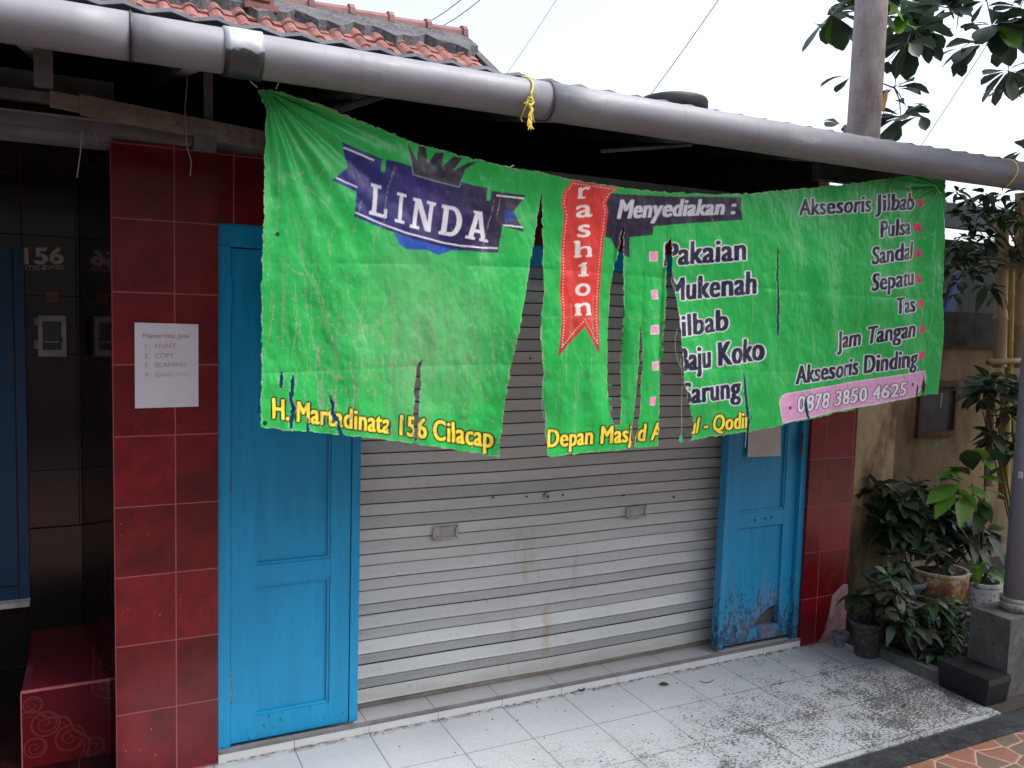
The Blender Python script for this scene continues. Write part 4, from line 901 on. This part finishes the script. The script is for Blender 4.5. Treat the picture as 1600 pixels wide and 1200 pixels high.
# round black lid lying on the porch roof
px = at(1052, 163, .2); rr = (at(1100, 165, .2).x-at(1005, 165, .2).x)/2*.92
bm = bmesh.new(); lathe(bm, [(rr*.86, 0), (rr*.98, .012), (rr, .03), (rr, .058), (rr*.96, .072), (rr*.8, .080), (rr*.3, .084), (.01, .085)], (0, 0, 0), 40)
tag(obj('water_tank_lid', bm, M['rubber'], smooth=True, loc=(px.x, .2, at(1052, 152, .2).z-.085)), 'round black lid lying on the porch roof behind the gutter', 'lid')

# ------------------------------------------------------------------ poles and wires
a = at(1348, 215, 1.6)
pl = thing('utility_pole', 'pinkish grey weathered metal pole rising behind the gutter', 'pole', (a.x, 1.6, -.06))
bm = bmesh.new(); rr = .5*(at(1367.5, 208, 1.6).x-at(1329.5, 205, 1.6).x)*.93
tube(bm, [(0, 0, 0), (0, 0, 2), (.005, 0, 4), (.01, 0, 7.5)], [rr*1.1, rr*1.04, rr*.98, rr*.9], 24); obj('shaft', bm, M['pole'], pl, smooth=True)
bm = bmesh.new(); tube(bm, [(.06, -.05, 2.2), (.066, -.05, 5)], .004, 6); obj('earth_wire', bm, M['wire'], pl)
def wire(name, pts, r, label):
    bm = bmesh.new(); p, q = Vector(pts[0]), Vector(pts[1]); n = 14
    tube(bm, [p.lerp(q, i/n)-Vector((0, 0, .12*math.sin(math.pi*i/n))) for i in range(n+1)], r, 5); return tag(obj(name, bm, M['wire']), label, 'wire')
def grp(o, g): o['group'] = g; return o
def thru(a, b, y, lo=-.6, hi=1.5):
    p, q = at(*a, y), at(*b, y+1.5); return (p+(p-q)*hi, q+(q-p)*.5)
def grp_wire(*a): return grp(wire(*a), 'wires crossing the sky')
grp_wire('overhead_wire', thru((700, 0), (650, 38), 7), .006, 'thin overhead wire above the tiled ridge, left one of two close together')
grp_wire('overhead_wire', thru((731, 0), (680, 40), 7), .006, 'thin overhead wire above the tiled ridge, right one of two close together')
grp_wire('overhead_wire', thru((861, 0), (790, 112), 8), .004, 'faintest overhead wire, ending at the gable of the tiled roof')
grp_wire('overhead_wire', thru((1113, 0), (1012, 148), 6), .006, 'thin overhead wire coming down to the round black lid')
grp_wire('overhead_wire', thru((1560, 30), (1440, 221), 5), .006, 'thin overhead wire through the tree leaves right of the pole')

# ------------------------------------------------------------------ right side: post, wall, bamboo, plants
ps = thing('support_post', 'round grey metal post standing in a square cement plinth', 'post', (3.25, -.76, 0))
bm = bmesh.new(); tube(bm, [(0, 0, .3), (0, 0, 1.2), (0, 0, 2.375)], .056, 28); obj('shaft', bm, M['post'], ps, smooth=True)
bm = bmesh.new(); tube(bm, [(0, 0, .375), (0, 0, .42)], .068, 28); tube(bm, [(0, 0, .42), (0, 0, .44)], [.068, .058], 28); obj('collar', bm, M['cement'], ps, smooth=True)
M['plinth'] = simple('darker cement', (.085, .083, .082), .9, .35, 7, dirt=(.035, .035, .033), bump=.5)  # darker than the grey cement of the collar; used for plinth and ledge
obj('plinth', boxm((-.16, -.083, 0), (.17, .115, .375)), M['plinth'], ps, bevel=.012)
obj('base_clip', boxm((-.062, -.02, 1.02), (-.056, -.002, 1.05)), simple('white sticker', (.5, .5, .5), .7), ps)

YW = .75
wl = thing('boundary_wall', 'stained beige plaster wall with a dark mossy coping behind the plants', 'wall')
zc1, zc0 = at(1500, 488, YW).z, at(1500, 541, YW).z
obj('masonry', boxm((2.99, YW, -.06), (9, YW+.15, zc0)), M['stained'], wl)
x0 = at(1415, 500, YW).x
obj('coping', boxm((x0, YW-.06, zc0), (9, YW+.2, zc1)), M['cap'], wl, bevel=.02)
obj('upper_masonry', boxm((2.99, YW, zc0), (x0, YW+.15, zc1+.25)), M['stained'], wl)
p0, p1 = at(1436, 596, YW-.01), at(1489, 680, YW-.01)
bm = bmesh.new(); t = .04
for a, b in (((p0.x, p1.z), (p1.x, p1.z+t)), ((p0.x, p0.z-t), (p1.x, p0.z)), ((p0.x, p1.z+t), (p0.x+t*.6, p0.z-t)), ((p1.x-t*.6, p1.z+t), (p1.x, p0.z-t))): box(bm, (a[0], YW-.03, a[1]), (b[0], YW-.002, b[1]))
v_ = obj('vent_frame', bm, simple('brown vent frame', (.10, .055, .035), .8), wl)
obj('vent_opening', boxm((p0.x+t*.6, YW-.004, p1.z+t), (p1.x-t*.6, YW-.001, p0.z-t)), M['wood_dark'], v_)
k = N('pale pier plaster with brown runs', .9)
n1 = k.noise(3.5, k.map((1.6, 1.6, .5), (2.1, 0, .7)), 7, .66)
c = k.mix(k.rng(k.noise(18), .3, .7), (.36, .28, .165), (.26, .19, .10)); c = k.mix(k.math('MULTIPLY', k.rng(n1, .48, .60), .85), c, (.075, .038, .018)); k.col(c); k.bump(n1, .5, .008); M['pier'] = k.m
pr = thing('wall_pier', 'slim beige plaster pier with brown stains beside the right red pillar', 'pier', (0, 0, 0))
a, b = at(1342, 700, .2), at(1400, 700, .2)
obj('shaft', boxm((2.99, .21, -.05), (b.x, .55, 1.78)), M['pier'], pr, bevel=.012)
obj('rib', boxm((3.05, .185, -.05), (3.15, .21, 1.76)), M['pier'], pr, bevel=.012)
# bamboo poles
bf = thing('bamboo_fence', 'upright bamboo poles with one yellow pole tied above the boundary wall', 'fence')
for (pxx, w_, y0, y1, mt) in ((1562, 12, 340, 575, 'bamboo'), (1592, 11, 300, 575, 'bamboo'), (1576, 7, 390, 600, 'bamboo_yellow'), (1545, 9, 600, 760, 'bamboo'), (1568, 10, 600, 780, 'bamboo_yellow')):
    yy = .45; a, b = at(pxx, y1, yy), at(pxx+4, y0, yy); r_ = w_/2*(at(1601, 500, yy).x-at(1600, 500, yy).x)
    bm = bmesh.new(); L_ = (b-a).length; n = max(2, int(L_/.28)); pts = []; rd = []
    for i in range(n):
        for u, rr in ((0.02, 1.13), (.06, 1.0), (.94, 1.0), (.98, 1.13)): pts.append(a.lerp(b, (i+u)/n)); rd.append(r_*rr)
    tube(bm, pts, rd, 12); obj('bamboo_pole', bm, M[mt], bf, smooth=True)
bm = bmesh.new(); tube(bm, [at(1545, 566, .42), at(1620, 562, .42)], .022, 10); obj('cross_pole', bm, M['bamboo'], bf, smooth=True)
# dark tarp and neighbour's eave beyond
tp = thing('blue_tarpaulin', 'dark navy sheet with a bright blue edge hanging behind the coping', 'tarpaulin')
YT = 1.6
bm = bmesh.new(); quadx(bm, [(at(x, y, YT).x, at(x, y, YT).z) for x, y in ((1478, 500), (1620, 500), (1620, 400), (1520, 410), (1492, 430))], YT, YT+.05); obj('sheet', bm, M['navy'], tp)
bm = bmesh.new(); quadx(bm, [(at(x, y, YT).x, at(x, y, YT).z) for x, y in ((1470, 492), (1486, 492), (1500, 428), (1494, 426))], YT-.03, YT-.005); obj('edge', bm, M['tarp'], tp)
YN = 3.2; nb = thing('neighbour_roof', 'dark eave of a neighbouring house seen under the gutter', 'roof')
A = at(1440, 311, YN); B = at(1440, 350, YN)
bm = bmesh.new(); box(bm, (3.6, YN, B.z), (14, YN+.1, A.z)); obj('eave_board', bm, M['navy'], nb)
bm = bmesh.new(); slab(bm, [(3.6, YN+.1, A.z), (14, YN+.1, A.z), (14, YN+3, A.z+.7), (3.6, YN+3, A.z+.7)], .05); obj('roof_sheet', bm, M['asbestos'], nb)
bm = bmesh.new(); zt = at(1500, 376, YN+.8).z; box(bm, (4.5, YN+.8, -.06), (14, YN+.95, zt)); obj('wall', bm, M['wood_dark'], nb)

# ------------------------------------------------------------------ leaves
def leaf(bm, base, dirv, L, W, droop=.35, shape='obovate', mi=0, fold=.25, rnd=R):
    dirv = Vector(dirv).normalized(); side = dirv.cross(Vector((0, 0, 1)))
    if side.length < .1: side = Vector((rnd.uniform(-1, 1), rnd.uniform(-1, 1), 0))
    side.normalize(); side = (side*math.cos(.0)+dirv.cross(side)*rnd.uniform(-.55, .55)).normalized(); nrm = side.cross(dirv)
    pr_ = {'obovate': [(0, .03), (.25, .32), (.5, .72), (.72, 1.0), (.9, .78), (1, .12)], 'oval': [(0, .04), (.18, .6), (.42, 1.0), (.68, .8), (.88, .36), (1, .03)], 'long': [(0, .06), (.2, .8), (.45, 1.0), (.75, .6), (1, .02)]}[shape]
    l_, c_, r_ = [], [], []
    for u, wd in pr_:
        p = Vector(base)+dirv*(L*u)-Vector((0, 0, 1))*(droop*L*u*u)
        c_.append(bm.verts.new(p)); w_ = W*.5*wd*(1+rnd.uniform(-.08, .08))
        l_.append(bm.verts.new(p-side*w_+nrm*w_*fold)); r_.append(bm.verts.new(p+side*w_+nrm*w_*fold))
    for i in range(len(pr_)-1):
        for q in ((l_[i], c_[i], c_[i+1], l_[i+1]), (c_[i], r_[i], r_[i+1], c_[i+1])):
            f = bm.faces.new(q); f.material_index = mi; f.smooth = True
def rdir(rnd, zlo=-1, zhi=1):
    a = rnd.uniform(0, 2*math.pi); z = rnd.uniform(zlo, zhi); s_ = math.sqrt(max(0, 1-z*z)); return Vector((s_*math.cos(a), s_*math.sin(a), z))

# broad-leaved tree hanging over from the right
YTR = 2.6; tr = thing('broadleaf_tree', 'tree with large dark obovate leaves hanging in clusters around the pole', 'tree', (0, 0, 0))
rt = random.Random(4); bl_ = bmesh.new(); bt = bmesh.new()
ppm = 1/(at(1401, 100, YTR)-at(1400, 100, YTR)).length      # px per metre at the tree
hub = at(1640, -160, YTR+.6)
tube(bt, [(hub.x+.9, YTR+1.0, -.06), (hub.x+.8, YTR+.9, 2.2), (hub.x+.3, YTR+.7, hub.z-.6), hub, hub+Vector((-.5, -.2, 1.2))], [.16, .14, .11, .07, .03], 12)
clus = [(1300, 22, 30, 9, 0), (1288, 55, 24, 4, 0), (1340, 18, 28, 8, .3), (1388, 95, 20, 2, -.2), (1405, 22, 34, 13, .2), (1430, 48, 34, 14, 0), (1455, 10, 30, 10, .2), (1478, 12, 24, 6, 0), (1418, 66, 22, 5, -.2), (1500, 18, 22, 3, 0), (1495, 45, 24, 2, -.6), (1550, 40, 36, 17, 0), (1535, 70, 32, 12, 0), (1583, 48, 30, 8, 0), (1502, 76, 22, 4, -.2), (1575, 110, 28, 10, -.2), (1568, 140, 18, 4, -.5), (1330, 120, 24, 4, -.2), (1398, 138, 26, 9, 0), (1408, 182, 30, 10, 0), (1438, 180, 20, 2, 0), (1318, 196, 22, 5, .2), (1594, 12, 26, 8, 0), (1540, 2, 20, 3, 0), (1600, 235, 24, 7, 0), (1415, 165, 18, 4, .4), (1360, -14, 30, 14, 0), (1450, -30, 34, 16, 0), (1530, -40, 30, 12, 0), (1640, 20, 36, 16, 0), (1640, 120, 36, 14, 0), (1620, -60, 36, 16, 0)]
cpos = []
for (x, y, r_, n, zb) in clus:
    c = at(x, y, YTR+rt.uniform(-.35, .35)); cpos.append(c)
    for i in range(int(n*1.1)):
        dv = rdir(rt, -.75+zb*.5, .55+zb*.4); L_ = r_/ppm*rt.uniform(.95, 1.3)
        mi = 1 if rt.random() < .07 else 0
        leaf(bl_, c+dv*(.02+.02*rt.random()), dv, L_, L_*rt.uniform(.46, .6), rt.uniform(.1, .55), 'obovate', mi, rt.uniform(.05, .4), rt)
made = 0
while made < 420:          # unseen crown added above and beside the view to shade the garden bed
    c = Vector((rt.uniform(2.9, 7.5), rt.uniform(-2.2, 3.2), rt.uniform(3.3, 5.2))); q = c-CAM; dz_ = q.dot(FW)
    if dz_ > .3:
        ix, iy = 800+FPX*q.dot(RT)/dz_, 600-FPX*q.dot(UP)/dz_
        if -100 < ix < 1680 and iy > -90: continue
        if ix < 1500 and iy > -400 and ix > 0: continue
    made += 1
    for j in range(11):
        dv = rdir(rt, -.8, .6); L_ = .21*rt.uniform(.8, 1.25); leaf(bl_, c+dv*.05, dv, L_, L_*.54, rt.uniform(.1, .5), 'obovate', 0, .2, rt)
    if made % 4 == 0: tube(bt, [c, (c+hub)/2+Vector((.5, 0, .2)), hub+Vector((.4, .3, -.3))], [.006, .012, .03], 5)
links = [(0, 2), (1, 0), (2, 26), (26, 4), (3, 5), (4, 5), (5, 6), (6, 27), (7, 6), (8, 5), (9, 7), (10, 9), (11, 28), (12, 11), (13, 11), (14, 11), (15, 13), (16, 15), (17, 18), (18, 8), (19, 18), (20, 19), (21, 19), (22, 31), (23, 28), (24, 30), (25, 18)]
for a, b in links:
    p, q = cpos[a], cpos[b]; mid = (p+q)/2+Vector((rt.uniform(-.03, .03), rt.uniform(-.05, .05), .03)); tube(bt, [p, mid, q], [.004, .006, .008], 5)
for a in (27, 28, 29, 30, 31, 26): tube(bt, [cpos[a], (cpos[a]+hub)/2+Vector((0, 0, .12)), hub], [.010, .02, .04], 7)
obj('crown', bl_, [M['leaf_tree'], M['leaf_lime']], tr); obj('trunk', bt, M['bark'], tr, smooth=True)
bm = bmesh.new(); c = at(1386, 138, YTR-.4); leaf(bm, c, (-.12, 0, -1), 26/ppm, 8/ppm, 0, 'long', 0, .2); obj('dying_leaf', bm, M['leaf_orange'], tr)

def shrub(name, label, cat, stems, leaves, mats, shape='oval', seed=1, base=None, group=None):
    """stems: list of world polylines; leaves: (point, n, L, zlo, zhi, material index)"""
    rs_ = random.Random(seed); base = base or stems[0][0]
    t = thing(name, label, cat, base, group); b0 = Vector(base)
    bm = bmesh.new()
    for st in stems: tube(bm, [Vector(p)-b0 for p in st], [.006*(1-.5*i/len(st)) for i in range(len(st))], 6)
    obj('stem', bm, M['stem'], t)
    bm = bmesh.new()
    for (p, n, L_, zl, zh, mi) in leaves:
        for i in range(n):
            dv = rdir(rs_, zl, zh); l2 = L_*rs_.uniform(.7, 1.25); leaf(bm, Vector(p)-b0+dv*.015, dv, l2, l2*rs_.uniform(.40, .56), rs_.uniform(.1, .6), shape, mi, rs_.uniform(.05, .35), rs_)
    obj('foliage', bm, mats, t); return t
# shrub behind the coping, over the tarp
yS = .35; rs2 = random.Random(12)
pts = [(1494, 300, 5), (1515, 312, 6), (1540, 302, 6), (1565, 305, 6), (1592, 315, 7), (1500, 335, 5), (1530, 335, 7), (1560, 340, 6), (1590, 345, 7), (1492, 385, 8), (1510, 400, 8), (1530, 390, 8), (1485, 415, 7), (1498, 440, 6), (1505, 372, 6), (1545, 372, 7), (1555, 420, 4), (1575, 395, 5), (1595, 405, 7), (1486, 460, 4), (1520, 430, 4), (1548, 452, 5), (1600, 380, 8), (1610, 330, 9), (1590, 440, 5), (1575, 330, 6), (1550, 318, 5), (1522, 355, 6), (1490, 400, 6), (1512, 420, 5)]
st = at(1615, 640, yS); J = at(1605, 420, yS)
shrub('leafy_shrub', 'leafy green shrub hanging between the banner and the bamboo poles', 'shrub',
      [[st, J, at(1612, 300, yS)]]+[[J, (J+at(x, y, yS))/2+Vector((0, 0, .03)), at(x, y, yS+.0)] for x, y, n in pts[::2]],
      [(at(x, y, yS+rs2.uniform(-.15, .2)), n*2+2, .085, -.7, .6, 0 if rs2.random() < .75 else 1) for x, y, n in pts]+[(at(1543, 445, yS-.1), 5, .13, -1, .1, 1), (at(1565, 455, yS-.1), 3, .12, -1, 0, 1)], [M['leaf_dark'], M['leaf_shrub']], 'oval', 5)
# pots and the ledge they stand on
obj_l = tag(obj('plant_ledge', boxm((3.16, -.28, -.01), (5.2, .06, .20)), M['plinth'], bevel=.01), 'low cement ledge carrying the plant pots by the wall', 'ledge')
YP = -.13
def pot(name, label, prof, c, mat, plant, group=None, wob=0):
    t = thing(name, label, 'potted plant', c, 'potted plants by the wall')
    bm = bmesh.new(); lathe(bm, prof, (0, 0, 0), 28, wob); obj('pot', bm, mat, t, smooth=False)
    bm = bmesh.new(); lathe(bm, [(prof[-1][0]*.93, prof[-1][1]+.001), (prof[-1][0]*.8, prof[-1][1]+.004)], n=20); obj('potting_soil', bm, M['soil'], t)
    h = prof[-1][1]; r_ = prof[-1][0]
    rs_ = random.Random(len(label)); bl2 = bmesh.new(); bs = bmesh.new()
    for (dx, dy, dz, n, L_, zl, zh, mi, shp) in plant[1]:
        p = Vector((dx, dy, h+dz)); tube(bs, [(dx*.1, dy*.1, h-.03), (dx*.5+.01, dy*.5, h+dz*.5), p], [.006, .005, .003], 6)
        for i in range(n):
            dv = rdir(rs_, zl, zh); l2 = L_*rs_.uniform(.75, 1.25); leaf(bl2, p+dv*.01, dv, l2, l2*rs_.uniform(.4, .58), rs_.uniform(.1, .7), shp, mi, rs_.uniform(.05, .35), rs_)
    obj('stem', bs, M['stem'], t); obj('foliage', bl2, plant[0], t); return t
def potprof(r0, r1, h, rim=.012): return [(r0, 0), (r0*1.02, .01), (r1-.008, h-.035), (r1+rim*.4, h-.03), (r1+rim, h-.015), (r1+rim, h), (r1-.004, h), (r1-.014, h-.02)]
lf = [M['leaf_dark'], M['leaf_shrub'], M['leaf_lime'], M['leaf_olive']]
c = Vector((2.90, -.22, 0))
pot('potted_plant', 'dark clay pot with broad dark leaves by the foot of the right pillar', potprof(.055, .085, .19), c, M['clay_pot'], (lf, [(-.02, -.03, .10, 10, .12, -.4, .7, 0, 'oval'), (.05, .0, .15, 10, .12, -.3, .7, 0, 'oval'), (-.06, .02, .16, 9, .11, -.4, .6, 0, 'oval'), (.09, -.06, .08, 9, .09, -.3, .6, 1, 'oval'), (.14, -.02, .12, 8, .08, -.3, .6, 3, 'oval')]))
c = atz(1302, 1006, .0); pot('potted_plant', 'tiny grey cement pot with a bare stub at the broken pillar foot', potprof(.028, .04, .075, .006), Vector((2.868, -.075, 0)), M['small_pot'], (lf, [(0, 0, .02, 3, .03, .0, .8, 3, 'oval')]))
zl = .20
def on(px, py, y): a = at(px, py, y); return Vector((a.x, y, zl))
def wpx(px0, px1, py, y): return (at(px1, py, y)-at(px0, py, y)).length/2
c = on(1400, 888, YP+.08); pot('potted_plant', 'wide blue grey enamel basin with trailing dark leaves near the pier', potprof(wpx(1374, 1426, 885, YP)*.8, wpx(1370, 1430, 860, YP), .12), c, M['blue_pot'], (lf, [(0, 0, .08, 12, .10, -.3, .8, 0, 'oval'), (-.05, .0, .14, 10, .11, -.3, .8, 0, 'oval'), (.06, .0, .16, 12, .11, -.2, .8, 0, 'oval'), (.0, .05, .28, 12, .13, -.3, .8, 0, 'oval')]))
c = on(1465, 915, YP); rT = wpx(1436, 1494, 890, YP)
tp_ = [(rT*.96, 0), (rT, .004), (rT, .012), (rT*.97, .016), (rT*.97, .145), (rT, .15), (rT*1.0, .165), (rT*.9, .165), (rT*.88, .14)]
pot('potted_plant', 'rusty paint tin planted with small reddish leaves, second pot from the post', tp_, c, M['rust'], (lf, [(0, -.02, .03, 7, .075, -.5, .5, 3, 'oval'), (-.03, .0, .10, 10, .09, -.3, .7, 3, 'oval'), (.04, -.01, .06, 8, .08, -.4, .6, 0, 'oval'), (0, .05, .16, 10, .10, -.3, .7, 0, 'oval')]))
c = on(1531, 940, YP-.12); c.z = .16; rT = wpx(1512, 1551, 915, YP-.12)
obj('shelf_block', boxm((c.x-.12, c.y-.1, -.01), (c.x+.12, -.285, .16)), M['cement'], obj_l)
pot('potted_plant', 'chipped white tin with lime green fern leaves beside the grey post', [(rT*.9, 0), (rT*.96, .02), (rT, .13), (rT*1.05, .135), (rT*1.05, .15), (rT*.9, .15)], c, M['white_pot'], (lf, [(0, -.02, .05, 5, .10, -.7, .4, 2, 'long'), (-.03, 0, .09, 5, .09, -.4, .6, 2, 'long'), (.05, -.02, .08, 5, .09, -.6, .5, 1, 'long'), (-.08, -.02, .02, 5, .06, -.4, .5, 1, 'oval')]))
# big bright plant rising behind the tins
bY = -.04; b0 = at(1535, 880, bY); b0.z = .20; b1 = at(1518, 755, bY); b2 = at(1540, 720, bY)
bp = shrub('bright_plant', 'tall plant with large glossy lime green leaves left of the grey post', 'plant', [[b0, (b0+b1)/2+Vector((.02, 0, 0)), b1], [b0, (b0+b2)/2, b2]], [], [M['leaf_lime']], 'oval', 3)
bm = bmesh.new(); e = random.Random(8)
Zb = Vector(bp.location)
for (x0, y0, x1, y1, wd, mi) in ((1497, 758, 1447, 778, 20, 1), (1500, 755, 1458, 733, 14, 1), (1497, 762, 1526, 795, 24, 1), (1515, 742, 1478, 716, 16, 0), (1532, 716, 1550, 730, 18, 1), (1520, 735, 1513, 690, 22, 0), (1545, 745, 1575, 722, 18, 0), (1535, 765, 1570, 772, 18, 1), (1510, 760, 1545, 775, 16, 1), (1535, 722, 1530, 690, 16, 1), (1500, 750, 1490, 735, 14, 1), (1550, 720, 1565, 700, 16, 0), (1530, 780, 1550, 812, 14, 0), (1480, 700, 1462, 690, 12, 0), (1490, 770, 1462, 800, 18, 1), (1508, 775, 1500, 818, 18, 1), (1520, 770, 1552, 800, 18, 1), (1528, 745, 1568, 750, 18, 1), (1500, 730, 1470, 745, 16, 1), (1540, 790, 1522, 830, 16, 0)):
    p = at(x0, y0, bY+e.uniform(-.03, .03)); q = at(x1, y1, bY-.08+e.uniform(-.06, .03)); L_ = (q-p).length
    leaf(bm, p-Zb, q-p, L_, wd*1.3/310*1.25, .12, 'oval', mi, .2, e)
for o in list(bp.children):
    if o.name.startswith('foliage'): bpy.data.objects.remove(o)
obj('foliage', bm, [M['leaf_shrub'], M['leaf_lime']], bp)
# dark masses of leaves, each a bush of its own
def bush(label, blobs, y, foot, mats, seed, L_=.08, shp='oval'):
    e = random.Random(seed); f = Vector((at(*foot, y).x, y, 0.0))
    return shrub('garden_bush', label, 'bush', [[f, (f+at(x, yy, y))/2, at(x, yy, y)] for x, yy, n in blobs], [(at(x+e.uniform(-14, 14), yy+e.uniform(-14, 14), y+e.uniform(-.10, .10)), n, L_*1.25, -.6, .75, e.choice([0, 0, 0, 1, 1, 2])) for x, yy, n in blobs for _ in range(3)], mats+[M['leaf_olive']], shp, seed, f, 'bushes in the garden bed')
bush('dark low bush spreading between the clay pot and the tins', [(1395, 935, 12), (1420, 950, 12), (1385, 960, 10), (1440, 965, 12), (1415, 985, 12), (1450, 945, 12), (1470, 975, 12), (1440, 1000, 10), (1480, 950, 10), (1400, 915, 10)], -.38, (1430, 1030), [M['leaf_dark'], M['leaf_shrub']], 31, .07)
bush('small leaved bush with bare twigs in front of the plinth', [(1490, 985, 12), (1505, 1000, 10), (1515, 970, 8), (1475, 1010, 10), (1520, 1005, 8), (1500, 960, 8), (1460, 1020, 8)], -.45, (1490, 1050), [M['leaf_dark'], M['leaf_shrub']], 32, .05)
bush('shady dark bush against the stained wall beside the pier', [(1380, 800, 14), (1400, 780, 12), (1430, 800, 14), (1460, 810, 14), (1420, 830, 14), (1390, 835, 12), (1450, 840, 14), (1480, 830, 14), (1440, 770, 10), (1500, 815, 12), (1380, 770, 8), (1470, 790, 10), (1530, 840, 10), (1510, 855, 8)], .12, (1430, 950), [M['leaf_dark'], M['leaf_dark']], 33, .11)
bush('dark drooping leaves at the right frame edge below the bamboo', [(1535, 600, 8), (1550, 610, 8), (1530, 620, 6), (1580, 640, 8), (1595, 600, 8), (1555, 690, 8), (1590, 700, 8)], .28, (1600, 900), [M['leaf_dark'], M['leaf_shrub']], 34, .11)
bush('dark weeds right of the cement plinth', [(1598, 960, 8), (1605, 940, 8), (1602, 1000, 8), (1610, 1040, 8), (1595, 930, 5)], -.5, (1610, 1080), [M['leaf_dark'], M['leaf_lime']], 35, .06)
# black tub and other things at the kerb
bx = thing('plastic_box', 'low black plastic box with a lid on the floor corner before the plinth', 'box', (2.995, -.735, 0))
def frust(a, z0, b, z1):
    bm = bmesh.new(); c = ((-.08, -.14), (.085, -.14), (.085, .12), (-.08, .12))
    lo = [bm.verts.new((x*a, y*a, z0)) for x, y in c]; hi = [bm.verts.new((x*b, y*b, z1)) for x, y in c]; bm.faces.new(lo[::-1]); bm.faces.new(hi)
    for i in range(4): bm.faces.new((lo[i], lo[(i+1) % 4], hi[(i+1) % 4], hi[i]))
    return bm
obj('body', frust(.9, 0, .97, .10), M['black_plastic'], bx, bevel=.006); obj('lid', frust(1.0, .101, .96, .128), M['black_plastic'], bx, bevel=.007)
bm = bmesh.new(); lathe(bm, [(.05, 0), (.075, .12), (.078, .13), (.07, .13)], n=24); tag(obj('black_bucket', bm, M['black_plastic'], loc=(3.06, -.46, .0)), 'black round planter behind the low cement kerb', 'planter')

# ------------------------------------------------------------------ litter on the floor
lt = random.Random(2)
def litter(px, py, L_, label, ang, mat=None):
    c = atz(px, py, .003); bm = bmesh.new(); leaf(bm, (0, 0, .004), (math.cos(ang), math.sin(ang), .12), L_, L_*.42, .1, 'oval', 0, .4, lt)
    return tag(obj('fallen_leaf', bm, mat or M['leaf_dark'], loc=c), label, 'leaf', 'leaves fallen on the tiles')
litter(1029, 1070, .05, 'dark curled leaf fallen on the white tiles near the shutter', -.6)
litter(1412, 1105, .03, 'small dark leaf on the pale tiles by the black tub', .4)
bm = bmesh.new(); tube(bm, [atz(x, y, .006) for x, y in ((1093, 1064), (1100, 1066.5), (1108, 1066), (1115, 1062))], .0018, 5); tag(obj('dry_twig', bm, M['leaf_dead']), 'thin curved twig on the white tiles', 'twig')
bm = bmesh.new()
for i in range(16):
    c = atz(905+lt.uniform(-6, 8), 1079+lt.uniform(-1, 1.5), .0); leaf(bm, (c.x, min(c.y, -.004), 0), (lt.uniform(-.6, .6), -.3, 1), lt.uniform(.012, .03), .006, .2, 'long', 0, .2, lt)
tag(obj('weed_tuft', bm, M['leaf_dark']), 'tiny weed growing from the joint under the step', 'weed')
bm = bmesh.new()
for i in range(150):
    if i < 90: x, y = lt.uniform(.3, 2.6), -abs(lt.gauss(0, .012))-.002
    else: x, y = lt.uniform(.3, 2.8), lt.uniform(-.6, -.02)
    s_ = lt.uniform(.0015, .005); q = [bm.verts.new((x+s_*math.cos(a)*lt.uniform(.5, 1.3), y+s_*math.sin(a)*lt.uniform(.5, 1.3), .0012)) for a in (0, 1.3, 2.6, 3.9, 5.1)]; t_ = bm.verts.new((x, y, .0012+s_*.7))
    for j in range(5): bm.faces.new((q[j], q[(j+1) % 5], t_))
o = obj('floor_debris', bm, simple('dark crumbs', (.05, .045, .04), .9)); o['kind'] = 'stuff'; o['label'] = 'dark crumbs scattered on the white tiles'
